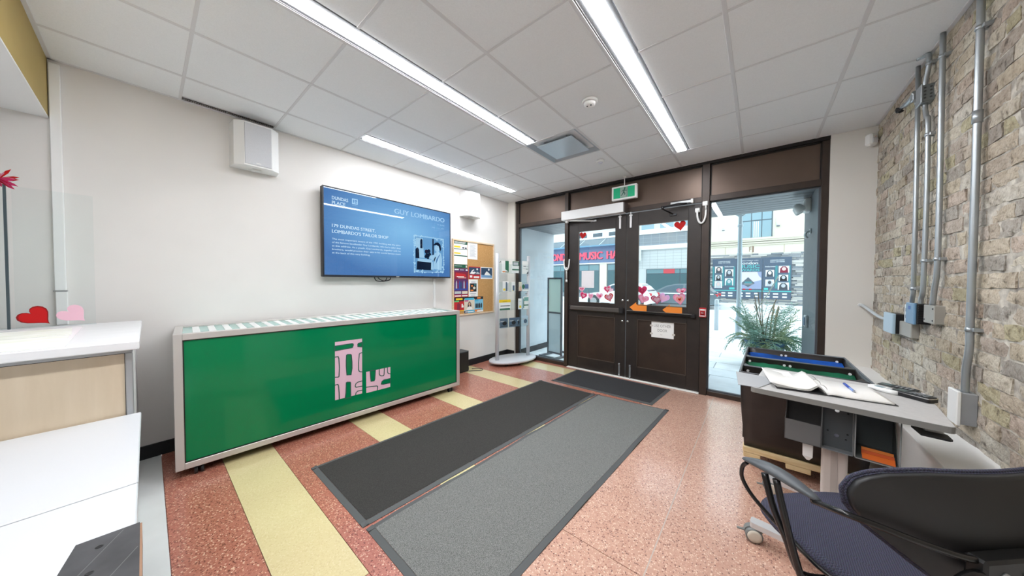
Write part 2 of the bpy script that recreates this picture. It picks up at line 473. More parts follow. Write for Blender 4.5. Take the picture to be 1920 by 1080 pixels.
while zc < 3.0:
    h = 0.067
    head = (r % 6 == 3)
    L = 0.107 if head else 0.213
    y = 4.352 - (random.uniform(.02, .06) if r % 2 else L * .5 + random.uniform(-.02, .02))
    first = True
    y1 = 4.352
    while y1 > -1.2:
        ln = (y1 - y) if first else L + random.uniform(-.012, .012)
        first = False
        y0 = y1 - ln
        jog = random.uniform(-.003, .003)
        (near if (y0 > 2.0 and zc > 0.5 and zc < 2.87) else far).append((y0 + .004, y1 - .004, zc + jog, zc + h + jog))
        y1 = y0
    zc += 0.0755; r += 1
def bscore(q):
    yc = (q[0] + q[1]) / 2
    d = -.635 * .83 + .772 * yc
    vis = 1.0
    if d < 0.1 or (0.635 * yc + .772 * .83) / d > 1.76: vis = 0.01
    zt = ((q[2] + q[3]) / 2 - 1.4) / d
    if zt > 0.97 or q[2] < 0.57: vis = 0.01
    return (q[1] - q[0]) * (q[3] - q[2]) / max(d, .1) ** 2 * vis
allb = sorted(near, key=bscore, reverse=True)
for q in allb[:300]:
    mb = MB(); brick_bm(mb, *q); mb.build('brick', MAT_BRICK, wall_right)
mb = MB()
for q in allb[300:] + far:
    brick_bm(mb, *q)
mb.build('brickwork', MAT_BRICK, wall_right, kind='stuff')

# ---- ceiling: slab, T-bar grid and mineral tiles
ceiling = MB().box(XL - .1, YB, H + .03, XR + .3, 4.5, H + .2).build('ceiling', MAT_TILE, kind='structure')
LIGHTS = [(-3.238, 1.413, 3.853), (-1.996, -0.417, 2.631), (-0.788, -3.0, 3.853)]
LW = 0.165
for i in range(len(XE) - 1):
    for j in range(len(YE) - 1):
        x0, x1, y0, y1 = XE[i], XE[i + 1], YE[j], YE[j + 1]
        if i == 3 and j == 6: continue                       # the air diffuser
        if x1 < -1.3 and y1 < -0.3: continue                 # under the bulkhead
        for lx, ya, yb in LIGHTS:
            if abs(lx - x0) < .01 and y0 >= ya - .01 and y1 <= yb + .01: x0 = lx + LW
        if i == 0 and j == 2: x0 = XL + .085                 # the linear vent beside the wall
        MB().box(x0 + .004, y0 + .004, H - .003, x1 - .004, y1 - .004, H + .022, .004).build('ceiling_tile', MAT_TILE, ceiling)
tb = MB()
MB().box(-1.25, YB, H - .002, XR, YE[0] - .003, H + .022).build('ceiling_field', MAT_TILE, ceiling)
for x in XE[1:-1]:
    w = .012
    MB().box(x - w, -0.4 if x < -1.3 else YB, H - .006, x + w, 4.40, H + .02, .002).build('grid_runner', MAT_TBAR, ceiling)
for x in (XL + .011, XR - .004):
    MB().box(x - .012, -0.4 if x < 0 else YB, H - .007, x + .012, 4.36, H + .02, .002).build('wall_angle', MAT_TBAR, ceiling)
MB().box(XL, -0.41, H - .007, -1.25, -0.38, H + .02, .002).build('wall_angle', MAT_TBAR, ceiling)
for y in YE[1:-1]:
    for i in range(len(XE) - 1):
        xa = XE[i] + .012
        for lx, ya, yb in LIGHTS:
            if abs(lx - XE[i]) < .01 and ya + .01 < y < yb - .01: xa = lx + LW
        MB().box(xa, y - .009, H - .0055, XE[i + 1] - .012, y + .009, H + .02, .0015).build('cross_bar', MAT_TBAR, ceiling)

# ---- mustard bulkhead and its white underside
bk = MB(); bk.box(XL, YB, 2.484, -1.25, -0.40, H + .03); blk = bk.build('beam_bulkhead', MAT_MUSTARD, kind='structure')
MB().box(XL, YB, 2.474, -1.25, -0.40, 2.4845).build('soffit_board', MAT_WHITEMETAL, blk)

# ---- linear ceiling lights
def strip_light(x, y0, y1, label, joints):
    t = thing('linear_light', label, 'ceiling light', (x + LW / 2, (y0 + y1) / 2, H), group='recessed linear ceiling lights')
    h = MB(); h.box(x + .013, y0 + .004, H - .0035, x + .048, y1 - .004, H + .02); h.box(x + LW - .026, y0 + .004, H - .0035, x + LW - .002, y1 - .004, H + .02)
    h.box(x + .048, y0 + .004, H - .0035, x + LW - .026, y0 + .022, H + .02); h.box(x + .048, y1 - .022, H - .0035, x + LW - .026, y1 - .004, H + .02)
    h.build('housing', M('housing_grey', (128, 129, 132), .5), t)
    MB().box(x + .049, y0 + .023, H - .0085, x + LW - .027, y1 - .023, H + .015, .002).build('diffuser', MAT_STRIP, t)
    ed = MB()
    ed.box(x + .019, y0 + .01, H - .0045, x + .022, y1 - .01, H - .003)
    ed.build('trim_line', M('bright_trim', (250, 250, 250), .3), t)
    return t
strip_light(*LIGHTS[0], 'short recessed light strip near the wall with the television', 0)
strip_light(*LIGHTS[1], 'long recessed light strip ending at the square air diffuser', 0)
strip_light(*LIGHTS[2], 'long recessed light strip aimed at the double doors, nearer the brick wall', 0)

# ---- linear vent by the left wall
t = thing('slot_vent', 'long dark slot vent in the ceiling edge above a wall speaker', 'vent', (-3.63, .49, H))
MB().box(XL + .012, .2, H + .012, XL + .082, .797, H + .024).build('vent_back', M('vent_dark', (58, 52, 50), .8), t)
v = MB()
for k in range(44):
    y = .206 + k * .0135
    v.box(XL + .014, y, H - .001, XL + .08, y + .004, H + .012)
v.build('louvre_fins', M('vent_fin', (104, 96, 92), .6), t)
v = MB(); v.box(XL + .008, .196, H - .005, XL + .014, .8, H + .012); v.box(XL + .08, .196, H - .005, XL + .086, .8, H + .012); v.build('vent_rim', MAT_TBAR, t)

# ---- square air diffuser
x0, x1, y0, y1 = -1.984, -1.395, 2.643, 3.232
t = thing('air_diffuser', 'square grey plaque air diffuser in the ceiling', 'vent', ((x0 + x1) / 2, (y0 + y1) / 2, H))
MD = M('diffuser_grey', (176, 188, 198), .35, .2)
v = MB(); w = .075
v.add([(x0, y0, H - .004), (x1, y0, H - .004), (x1, y1, H - .004), (x0, y1, H - .004), (x0 + w, y0 + w, H + .05), (x1 - w, y0 + w, H + .05), (x1 - w, y1 - w, H + .05), (x0 + w, y1 - w, H + .05)],
      [(0, 1, 5, 4), (1, 2, 6, 5), (2, 3, 7, 6), (3, 0, 4, 7)])
v.build('cone', MD, t)
MB().box(x0 + .03, y0 + .03, H + .05, x1 - .03, y1 - .03, H + .056).build('duct_back', M('duct_dark', (40, 42, 46), .8), t)
MB().box(x0 + .085, y0 + .085, H - .012, x1 - .085, y1 - .085, H - .002, .003).build('plaque', M('plaque_grey', (190, 202, 212), .3, .2), t)
for sx in (x0 + .16, x1 - .16):
    for sy in (y0 + .12, y1 - .12):
        MB().cyl((sx, sy, H - .003), (sx, sy, H + .05), .008, 8).build('hanger', MAT_GREYMETAL, t)

# ---- small ceiling devices
t = thing('smoke_detector', 'white round smoke detector on a ceiling tile between light strips', 'smoke detector', (-1.09, 2.31, H))
MB().lathe([(.062, 0), (.062, -.012), (.056, -.018)], (-1.09, 2.31, H - .003), 28).build('base_plate', MAT_WHITEPL, t)
MB().lathe([(.046, -.018), (.044, -.034), (.03, -.042), (.008, -.044)], (-1.09, 2.31, H - .003), 28).build('sensor_dome', MAT_WHITEPL, t)
s = MB()
for a in (-.016, .016): s.cyl((-1.09 + a, 2.30, H - .049), (-1.09 + a, 2.30, H - .043), .007, 8)
s.build('sensor_slot', MAT_DARK, t)
t = thing('ceiling_sensor', 'small white round sensor on the ceiling beside the air diffuser', 'sensor', (-1.51, 3.51, H))
MB().lathe([(.045, 0), (.045, -.02), (.038, -.03)], (-1.51, 3.51, H - .003), 24).build('sensor_body', MAT_WHITEPL, t)
MB().lathe([(.03, -.03), (.024, -.038), (.006, -.041)], (-1.51, 3.51, H - .003), 20).build('lens', M('sensor_lens', (214, 214, 226), .3), t)
t = thing('motion_detector', 'white motion detector in the corner above the brick wall', 'sensor', (.79, 4.31, 2.73))
T = Matrix.Translation((.785, 4.318, 2.73)) @ Matrix.Rotation(math.radians(40), 4, 'Z')
MB().box(-.035, -.03, -.055, .035, .03, .055, .014, T=T).build('housing', MAT_WHITEPL, t)
MB().box(-.026, -.036, -.035, .026, -.028, .012, .008, T=T).build('lens', M('pir_lens', (226, 226, 230), .25), t)
MB().box(-.003, -.0385, .018, .003, -.029, .024, T=T).build('indicator', M('pink_led', (236, 190, 190), .3), t)
# ================================================================== entrance screen: frames, panes, doors
FD = door_wall(4.375)          # u = x, v = z, positive depth towards the room
def fbox(name, x0, z0, x1, z1, y0=4.375, y1=4.465, mat=MAT_BROWN, parent=None, bev=.003, kind='structure'):
    return MB().box(x0, y0, z0, x1, y1, z1, bev).build(name, mat, parent, kind)
header = fbox('trim_1', -3.512, 2.835, 0.53, H + .02, 4.36, 4.47, M('black_header', (24, 20, 19), .5))
fbox('trim_2', -3.512, 0, -3.445, 2.835)
fbox('trim_3', -2.472, 0, -2.41, 2.835, 4.355)
fbox('trim_4', -0.56, 0, -0.482, 2.835, 4.355)
fbox('trim_5', 0.472, 0, 0.53, 2.835)
for i, (xa, xb) in enumerate(((-3.445, -2.472), (-2.41, -0.56), (-0.482, 0.472))):
    fbox('trim_%d' % (6 + i), xa, 2.385, xb, 2.452)
for i, (xa, xb) in enumerate(((-3.445, -2.472), (-2.41, -0.56), (-0.482, 0.472))):
    p = MB().box(xa, 4.405, 2.452, xb, 4.43, 2.835).build('wall_transom_%d' % (i + 1), MAT_BRONZE, kind='structure')
    q = MB()
    for (a, c) in ((xa, xa + .012), (xb - .012, xb)): q.box(a, 4.392, 2.452, c, 4.406, 2.835)
    q.box(xa, 4.392, 2.823, xb, 4.406, 2.835)
    q.build('glazing_bead', M('bead_dark', (34, 29, 27), .5), p)
for i, (xa, xb) in enumerate(((-3.445, -2.472), (-0.482, 0.472))):
    w = MB().box(xa, 4.425, .055, xb, 4.431, 2.385).build('window_%d' % (i + 1), MAT_GLASS, kind='structure')
    MB().box(xa, 4.375, 0, xb, 4.465, .055, .003).build('bottom_rail', MAT_BROWN, w)
    q = MB(); e = .014
    q.box(xa, 4.412, .055, xa + e, 4.445, 2.385); q.box(xb - e, 4.412, .055, xb, 4.445, 2.385); q.box(xa + e, 4.412, 2.371, xb - e, 4.445, 2.385); q.box(xa + e, 4.412, .055, xb - e, 4.445, .069)
    q.build('gasket', M('gasket_grey', (88, 92, 98), .5), w)
# threshold
MB().box(-2.41, 4.335, 0.0005, -0.56, 4.47, .014, .004).build('sill_threshold', M('worn_aluminium', (242, 240, 234), .45, .0), kind='structure')

def leaf(n, x0, x1, gx0, gx1, knob_x):
    d = MB(); zt, zb = 2.372, .016
    y0, y1 = 4.385, 4.43
    d.box(x0, y0, zb, gx0, y1, zt, .003); d.box(gx1, y0, zb, x1, y1, zt, .003)
    d.box(gx0, y0, 2.192, gx1, y1, zt); d.box(gx0, y0, .867, gx1, y1, 1.068); d.box(gx0, y0, zb, gx1, y1, .19)
    o = d.build('door_%d' % n, MAT_BROWNDARK, kind='structure')
    MB().box(gx0, y0 + .012, .19, gx1, y1 - .012, .867).build('lower_panel', grain(M('kick_panel', (56, 43, 36), .45), (51, 39, 32), (62, 48, 39), 5), o)
    q = MB(); e = .008
    for (za, zc) in ((.19, .867), (1.068, 2.192)):
        q.box(gx0, y0 - .004, za, gx0 + e, y0 + .012, zc); q.box(gx1 - e, y0 - .004, za, gx1, y0 + .012, zc)
        q.box(gx0 + e, y0 - .004, zc - e, gx1 - e, y0 + .012, zc); q.box(gx0 + e, y0 - .004, za, gx1 - e, y0 + .012, za + e)
    q.build('panel_bead', M('bead_brown', (82, 70, 62), .4), o)
    MB().box(gx0, 4.403, 1.068, gx1, 4.409, 2.192).build('glass_pane', MAT_GLASS, o)
    for z in (1.127, .827):
        MB().lathe([(.017, 0), (.017, .008), (.012, .012), (.003, .012)], n=16, T=Matrix.Translation((knob_x, y0, z)) @ Matrix.Rotation(math.pi / 2, 4, 'X')).build('lock_cylinder', MAT_CHROME, o)
    return o
door_l = leaf(1, -2.405, -1.486, -2.238, -1.637, -1.527)
door_r = leaf(2, -1.476, -0.565, -1.318, -0.708, -1.45)
# flush bolts (top white, bottom steel)
for x, o in ((-1.573, door_l), (-1.421, door_r)):
    b_ = MB(); b_.box(x - .014, 4.367, 2.165, x + .014, 4.385, 2.33, .004); b_.box(x - .022, 4.367, 2.33, x + .022, 4.385, 2.352, .004); b_.cyl((x, 4.37, 2.345), (x, 4.37, 2.385), .007, 8)
    b_.build('top_bolt', MAT_WHITEMETAL, o)
for x, o in ((-1.562, door_l), (-1.409, door_r)):
    b_ = MB(); b_.box(x - .012, 4.368, .03, x + .012, 4.385, .185, .004); b_.cyl((x, 4.372, .18), (x, 4.372, .205), .013, 10); b_.cyl((x, 4.372, .016), (x, 4.372, .05), .008, 8)
    b_.build('bottom_bolt', MAT_STEEL, o)
# panic bars
pb = MB(); pb.box(-2.36, 4.325, .945, -1.515, 4.385, 1.012, .012); pb.build('push_bar', M('push_bar_dark', (92, 86, 82), .35, .3), door_l)
MB().box(-1.56, 4.318, .938, -1.50, 4.384, 1.018, .008).build('bar_end_cap', MAT_BLACK, door_l)
MB().box(-2.372, 4.322, .940, -2.34, 4.384, 1.016, .008).build('bar_end_cap', MAT_BLACK, door_l)
pb = MB(); pb.box(-1.452, 4.335, .955, -.615, 4.385, .985, .008); pb.build('push_bar', M('push_bar_black', (34, 32, 32), .3, .3), door_r)
MB().box(-1.452, 4.33, .984, -.64, 4.38, .992, .003).build('bar_lip', M('lip_silver', (120, 118, 116), .3, .6), door_r)
MB().box(-.66, 4.325, .945, -.605, 4.384, .992, .008).build('bar_end_cap', MAT_BLACK, door_r)

# ---- automatic operator over the first leaf
t = thing('door_operator', 'long white automatic door opener box above the double door', 'door opener', (-2.0, 4.32, 2.44))
MB().box(-2.475, 4.245, 2.375, -1.485, 4.37, 2.515, .006).build('cover', MAT_WHITEMETAL, t)
MB().box(-1.487, 4.25, 2.38, -1.462, 4.368, 2.51, .003).build('end_cap', M('dark_endcap', (66, 58, 54), .4), t)
a = MB(); a.tube([(-2.40, 4.30, 2.372), (-2.28, 4.285, 2.355), (-1.98, 4.375, 2.33)], .011, 8); a.build('drive_arm', MAT_WHITEMETAL, t)
a = MB(); a.cyl((-2.40, 4.30, 2.335), (-2.40, 4.30, 2.378), .026, 16); a.build('pivot_hub', MAT_WHITEPL, t)
a = MB(); a.box(-2.03, 4.37, 2.315, -1.93, 4.386, 2.345, .004); a.build('arm_bracket', MAT_GREYMETAL, t)
# ---- surface door closer on the second leaf
t = thing('door_closer', 'silver bar and folding black arm closing the second door leaf', 'door closer', (-.8, 4.35, 2.40))
MB().box(-.90, 4.30, 2.388, -.67, 4.37, 2.42, .004).build('closer_body', MAT_GREYMETAL, t)
MB().box(-.672, 4.295, 2.38, -.645, 4.37, 2.43, .004).build('body_cap', MAT_WHITEPL, t)
a = MB(); a.tube([(-.72, 4.30, 2.382), (-.80, 4.215, 2.372), (-.98, 4.25, 2.362)], .011, 8); a.build('upper_arm', MAT_BLACK, t)
a = MB(); a.tube([(-.98, 4.25, 2.362), (-.98, 4.27, 2.34), (-.88, 4.37, 2.28)], .009, 8); a.cyl((-.98, 4.25, 2.335), (-.98, 4.25, 2.375), .016, 10); a.build('fore_arm', MAT_BLACK, t)
MB().box(-.92, 4.365, 2.262, -.84, 4.385, 2.285, .004).build('shoe', MAT_DARK, t)

# ---- door loops (white cable loops across the hinge side)
def door_loop(x0, x1, z, sag, lab):
    t = thing('door_loop_cable', lab, 'cable', (x0, 4.35, z))
    pts = [(x0, 4.34, z)] + [(x0 + (x1 - x0) * (0.5 - 0.5 * math.cos(math.pi * k / 12)), 4.33, z - .03 - sag * math.sin(math.pi * k / 12)) for k in range(13)] + [(x1, 4.34, z)]
    MB().tube(pts, .011, 8).build('cable_sleeve', MAT_WHITEPL, t)
    return t
t = door_loop(-.605, -.515, 2.28, .13, 'white looped cable between the second door leaf and the mullion')
MB().box(-.632, 4.345, 2.262, -.582, 4.385, 2.315, .005).build('junction_cap', MAT_WHITEPL, t)
MB().box(-.552, 4.325, 2.33, -.497, 4.356, 2.382, .005).build('junction_cap', MAT_WHITEPL, t)
MB().tube([(-.515, 4.335, 2.28), (-.518, 4.335, 2.34)], .009, 8).build('cable_tail', MAT_WHITEPL, t)
t = door_loop(-2.465, -2.37, 1.755, .145, 'cream looped cable with a small tube at the hinge of the first leaf')
MB().cyl((-2.425, 4.345, 1.43), (-2.425, 4.345, 1.63), .013, 10).build('magnet_tube', M('magnet_grey', (206, 204, 200), .4), t)
MB().cyl((-2.425, 4.345, 1.385), (-2.425, 4.345, 1.428), .016, 10).build('tube_tip', MAT_WHITEPL, t)

# ---- exit sign
t = thing('exit_sign', 'hanging green and white running man exit sign', 'exit sign', (-1.48, 4.28, 2.65))
MB().box(-1.652, 4.245, 2.548, -1.305, 4.30, 2.742, .006).build('sign_frame', MAT_WHITEPL, t)
fe = door_wall(4.245)
s = MB(); s.slab(-1.625, 2.572, -1.332, 2.718, 0, .002, fe, M('exit_green', (20, 152, 108), .4, emit=(20, 160, 112), es=.25)); s.build('green_face', None, t)
s = MB(); PX = M('exit_panel', (150, 170, 160), .4); s.slab(-1.53, 2.575, -1.425, 2.715, .002, .0035, fe, PX); s.build('pictogram_panel', None, t)
s = MB(); K = M('exit_figure', (34, 92, 74), .4)
s.face(disc(-1.466, 2.70, .0115), .0045, fe, K)
for pl in ([(-1.475, 2.685), (-1.46, 2.687), (-1.474, 2.645), (-1.49, 2.648)], [(-1.488, 2.65), (-1.474, 2.65), (-1.456, 2.63), (-1.462, 2.605), (-1.47, 2.606), (-1.468, 2.626)],
           [(-1.488, 2.65), (-1.476, 2.645), (-1.495, 2.615), (-1.516, 2.598), (-1.52, 2.605), (-1.502, 2.622)], [(-1.472, 2.685), (-1.468, 2.678), (-1.492, 2.668), (-1.506, 2.655), (-1.511, 2.66), (-1.495, 2.676)],
           [(-1.463, 2.682), (-1.466, 2.674), (-1.45, 2.66), (-1.437, 2.666), (-1.44, 2.672), (-1.45, 2.668)]):
    s.face(pl, .0045, fe, K)
for (u0, v0, u1, v1) in ((-1.45, 2.585, -1.432, 2.59), (-1.436, 2.585, -1.431, 2.705)): s.rect(u0, v0, u1, v1, .0045, fe, K)
s.build('running_figure', None, t)
MB().cyl((-1.48, 4.272, 2.742), (-1.48, 4.272, H), .006, 8).build('hanger_rod', MAT_WHITEPL, t)
MB().lathe([(.024, 0), (.024, -.01), (.01, -.014)], (-1.48, 4.272, H - .006), 14).build('ceiling_cup', MAT_WHITEPL, t)

# ---- fire pull station on the mullion
t = thing('fire_alarm_pull', 'small red fire alarm pull station on the brown mullion', 'fire alarm', (-.525, 4.34, 1.02))
FRD = M('alarm_red', (196, 36, 40), .35)
MB().box(-.565, 4.315, .965, -.492, 4.355, 1.082, .006).build('body', FRD, t)
fa = door_wall(4.315)
s = MB(); s.slab(-.553, 1.05, -.505, 1.068, 0, .002, fa, MAT_WHITEPL); s.slab(-.553, .978, -.505, .988, 0, .002, fa, MAT_WHITEPL); s.slab(-.562, .98, -.557, 1.07, 0, .002, fa, MAT_WHITEPL); s.slab(-.5, .98, -.495, 1.07, 0, .002, fa, MAT_WHITEPL)
s.build('white_trim', None, t)
s = MB(); s.box(-.546, 4.30, 1.0, -.512, 4.316, 1.04, .005); s.build('pull_handle', M('alarm_dark', (150, 24, 28), .35), t)
s = MB(); text(s, 'PULL', -.543, 1.016, .028, .011, .0005, door_wall(4.30), MAT_WHITEPL); s.build('pull_lettering', None, t)

# ---- hearts and papers on the door glass (stuck to the room side)
FG = door_wall(4.402)
PK = dict(red=thin('heart_red', (206, 30, 28), .35), hot=thin('heart_hot', (228, 74, 130)), pink=thin('heart_pink', (242, 170, 198)), pale=thin('heart_pale', (248, 212, 226)),
          white=thin('heart_white', (252, 242, 246)), dark=thin('heart_dark', (186, 52, 84)), peach=thin('heart_peach', (240, 190, 170)), lilac=thin('heart_lilac', (236, 200, 230)))
def heart_thing(u, v, w, h, rot, layers, label, base, group='paper hearts on the door glass', fr=None, th=.0015, lay=True):
    fr = fr or FG
    mb = MB(); mb.prism(heart(u, v, w, h, rot), 0.0004, th, fr, PK[base])
    d = th
    for (k, sc, du, dv) in layers:
        d += .0004
        mb.face(heart(u + du, v + dv, w * sc, h * sc, rot), d, fr, PK[k])
    o = mb.build('paper_heart'); tag(o, label, 'paper heart', group)
    return o
def HL(px, pz): return px, pz
heart_thing(-2.172, 2.122, .115, .115, -.15, [], 'red paper heart at the top of the first door window', 'red')
heart_thing(-.803, 2.122, .135, .135, .12, [], 'red paper heart at the top of the second door window', 'red')
heart_thing(-2.178, 1.275, .105, .09, .1, [('hot', .6, .0, 0), ('pale', .35, 0, 0)], 'pale pink paper heart with rosy centre, overlapping the white sheet on the first window', 'pale')
heart_thing(-2.155, 1.17, .125, .125, -.35, [('hot', .82, 0, 0), ('pale', .4, .005, 0)], 'hot pink tilted paper heart with white centre in the bottom corner of the first window', 'pink')
heart_thing(-2.028, 1.165, .09, .115, 0, [('pink', .6, 0, 0), ('pale', .3, 0, 0)], 'narrow pale pink paper heart with two rings, bottom row of the first window', 'pale')
heart_thing(-1.885, 1.172, .115, .11, 0, [('pink', .62, .0, 0), ('hot', .3, .012, .0)], 'blush paper heart with pink spot, bottom row of the first window', 'pale')
heart_thing(-1.762, 1.278, .11, .115, .15, [('hot', .8, 0, 0), ('pale', .45, 0, .005)], 'bright pink paper heart with pale middle above the red-rimmed heart', 'pink')
heart_thing(-1.712, 1.27, .07, .08, -.5, [('white', .6, 0, 0)], 'tiny pale paper heart overlapping a bright pink heart on the first window', 'pale', fr=door_wall(4.399))
heart_thing(-1.732, 1.155, .14, .13, .3, [('white', .74, 0, .002), ('hot', .6, 0, .002), ('pale', .42, 0, .004)], 'red-rimmed paper heart with white and pink layers on the first window', 'red')
heart_thing(-1.262, 1.272, .135, .135, .1, [('hot', .85, 0, 0), ('dark', .5, .0, -.005), ('hot', .3, 0, 0)], 'large hot pink striped paper heart at the edge of the second window', 'hot')
heart_thing(-1.248, 1.152, .15, .13, -.3, [('pale', .7, 0, 0), ('pink', .45, .01, 0)], 'wide pale pink paper heart under the hot pink striped one', 'pink')
heart_thing(-1.07, 1.152, .15, .13, .08, [('pink', .84, 0, 0), ('dark', .62, 0, 0), ('pale', .54, 0, 0)], 'pink paper heart outlined in dark rose, bottom row of the second window', 'dark')
heart_thing(-.985, 1.175, .13, .14, -.45, [('pale', .6, 0, 0)], 'pale lilac paper heart behind the dark rose outlined heart', 'lilac', fr=door_wall(4.399))
heart_thing(-.778, 1.275, .115, .09, .1, [('white', .7, 0, 0), ('hot', .36, .012, 0)], 'small white paper heart with a hot pink spot, high in the second window corner', 'pink')
heart_thing(-.795, 1.168, .145, .165, .18, [('pale', .8, 0, 0), ('peach', .55, 0, -.004), ('red', .24, 0, 0)], 'big pink paper heart with peach middle and red core on the second window', 'pink')
sh = MB(); sh.slab(-2.185, 1.30, -1.975, 1.567, .0004, .002, FG, thin('sheet_paper', (248, 242, 242), .55)); o = sh.build('paper_sheet'); tag(o, 'blank white paper sheet taped inside the first door window', 'paper')
# orange arrows and the notice
def arrow(u0, u1, v, label):
    h = .045; hd = .09
    mb = MB(); mb.prism([(u0, v), (u0 + hd, v - h - .03), (u0 + hd, v - h), (u1, v - h), (u1, v + h), (u0 + hd, v + h), (u0 + hd, v + h + .03)], .0005, .003, door_wall(4.385), M('orange_paper', (240, 140, 50), .7))
    o = mb.build('paper_arrow'); tag(o, label, 'paper arrow', 'orange paper arrows')
arrow(-1.425, -1.195, 1.035, 'orange paper arrow beside the gap between the door leaves')
arrow(-.995, -.762, 1.025, 'orange paper arrow on the second leaf, nearer the fire alarm')
t = thing('door_notice', 'white paper notice reading use other door', 'notice', (-.99, 4.38, .75))
fn = door_wall(4.397)
s = MB(); s.slab(-1.132, .643, -.856, .857, .0004, .003, fn, MAT_PAPER); s.build('sheet', None, t)
INK = M('grey_ink', (150, 148, 146), .7)
text(MB(), 'USE OTHER', -1.10, .785, .212, .036, .0036, fn, INK).build('lettering', None, t); text(MB(), 'DOOR', -1.053, .725, .118, .036, .0036, fn, INK).build('lettering', None, t); s = MB()
s.prism([(-1.006 + .012 * math.cos(a), .690 + .008 * math.sin(a)) for a in [math.pi + math.pi * k / 8 for k in range(9)]] + [(-1.006 + .009 * math.cos(a), .690 + .005 * math.sin(a)) for a in [2 * math.pi - math.pi * k / 8 for k in range(9)]], .003, .0036, fn, INK)
s.build('smile_mark', None, t)
for (u, v) in ((-1.0, .857), (-1.132, .80), (-1.132, .69), (-.858, .70)): MB().slab(u - .018, v - .012, u + .018, v + .012, .003, .0034, fn, M('tape', (206, 200, 192), .4)).build('tape', None, t)
# ================================================================== things along the left wall
FL = left_wall(XL)
# ---- television
t = thing('television', 'large wall mounted television showing a blue history slide', 'television', (-3.6, 2.03, 1.92))
y0, y1, z0, z1 = 1.188, 2.893, 1.440, 2.409
MB().box(-3.64, y0, z0, -3.578, y1, z1, .006).build('back_shell', MAT_BLACK, t)
MB().box(-3.678, 1.62, 1.62, -3.64, 2.42, 2.2, .004).build('wall_bracket', MAT_DARK, t)
bz = MB(); e = .014
for (a, b_, c, d) in ((y0, z0, y1, z0 + .022), (y0, z1 - e, y1, z1), (y0, z0 + .022, y0 + e, z1 - e), (y1 - e, z0 + .022, y1, z1 - e)): bz.box(-3.578, a, b_, -3.571, c, d, .001)
bz.build('bezel', M('tv_bezel', (34, 38, 46), .3), t)
ms = M('tv_screen', (6, 8, 12), .02, emit=(80, 132, 186), es=1.0)
nt, b = nodes(ms)
tc = N(nt, 'ShaderNodeTexCoord'); sp = N(nt, 'ShaderNodeSeparateXYZ'); nt.links.new(tc.outputs['Generated'], sp.inputs[0])
gv = N(nt, 'ShaderNodeVectorMath', operation='DISTANCE'); gv.inputs[1].default_value = (1.0, 0.56, 0.62); nt.links.new(tc.outputs['Generated'], gv.inputs[0])
rp = ramp(nt, [(0.0, (130, 186, 228)), (0.30, (106, 160, 210)), (0.64, (68, 114, 172))]); nt.links.new(gv.outputs['Value'], rp.inputs['Fac'])
nt.links.new(rp.outputs['Color'], b.inputs['Emission Color'])
MB().box(-3.577, y0 + e, z0 + .022, -3.5735, y1 - e, z1 - e).build('screen', ms, t)
FT = left_wall(-3.5735)
def em(name, rgb, es=1.0): return M(name, (6, 8, 12), .02, emit=rgb, es=es)
TW = em('tv_text', (206, 232, 250)); TW2 = em('tv_text_soft', (160, 202, 236))
def tvt(st, *a): text(MB(), st, *a).build('screen_text', None, t)
tvt('DUNDAS', 1.281, 2.277, .165, .036, .001, FT, TW, .02); tvt('PLACE', 1.281, 2.225, .136, .036, .001, FT, TW, .02)
tvt('GUY LOMBARDO', 2.0, 2.251, .779, .062, .001, FT, TW2, .05)
tvt('11 June', 2.657, 2.193, .12, .024, .001, FT, TW2)
tvt('1902', 2.56, 2.148, .05, .015, .001, FT, TW2); MB().slab(2.63, 2.153, 2.70, 2.1545, .0004, .001, FT, TW2).build('year_dash', None, t); tvt('1977', 2.72, 2.148, .05, .015, .001, FT, TW2)
tvt('179 DUNDAS STREET,', 1.279, 1.974, .476, .040, .001, FT, TW, .025); tvt("LOMBARDO'S TAILOR SHOP", 1.279, 1.917, .637, .038, .001, FT, TW, .025)
for i, (ln, w) in enumerate((('The most important tenant of the 1921 building was the tailor', .805), ('of the famous bandleader Guy Lombardo, who had a tailor shop', .805), ('at this address. As a youth, Guy Lombardo, together with his', .805),
                            ('brothers, would practice their sets in his world famous music', .805), ('at the back of this very building.', .41))):
    tvt(ln, 1.279, 1.838 - i * .0375, w, .024, .001, FT, TW, .008)
s = MB(); s.slab(1.488, 2.268, 1.552, 2.33, .0005, .001, FT, TW2)
for q in ((1.50, 2.283, 1.512, 2.318), (1.519, 2.30, 1.542, 2.318), (1.522, 2.28, 1.54, 2.292)): s.rect(*q, .0014, FT, em('tv_blue', (86, 140, 196)))
s.build('screen_emblem', None, t); tvt('London', 1.492, 2.25, .056, .010, .001, FT, TW2)
# photograph on the slide, in an ornate pale frame
s = MB(); c_pale = em('tv_pale', (160, 204, 232)); c_dk = em('tv_dark', (14, 28, 52), .9); c_mid = em('tv_mid', (98, 150, 196)); c_lt = em('tv_light', (150, 192, 222)); c_md2 = em('tv_mid2', (66, 112, 166))
pu0, pv0, pu1, pv1 = 2.275, 1.518, 2.766, 2.012
def pq(a, b_): return (pu0 + a * (pu1 - pu0), pv0 + b_ * (pv1 - pv0))
s.rect(*pq(.04, .04), *pq(.96, .96), .0005, FT, c_mid)
def poly(pts, m, d): s.face([pq(*p) for p in pts], d, FT, m)
poly([(.06, .66), (.28, .66), (.28, .94), (.06, .94)], c_lt, .0008)
poly([(.20, .66), (.27, .66), (.27, .90), (.23, .93), (.20, .88)], c_dk, .001)
poly([(.28, .55), (.60, .55), (.60, .96), (.28, .96)], c_mid, .0008)
poly([(.60, .40), (.645, .40), (.645, .96), (.60, .96)], c_dk, .001)
poly([(.05, .38), (.17, .38), (.16, .62), (.11, .68), (.05, .62)], c_dk, .001)
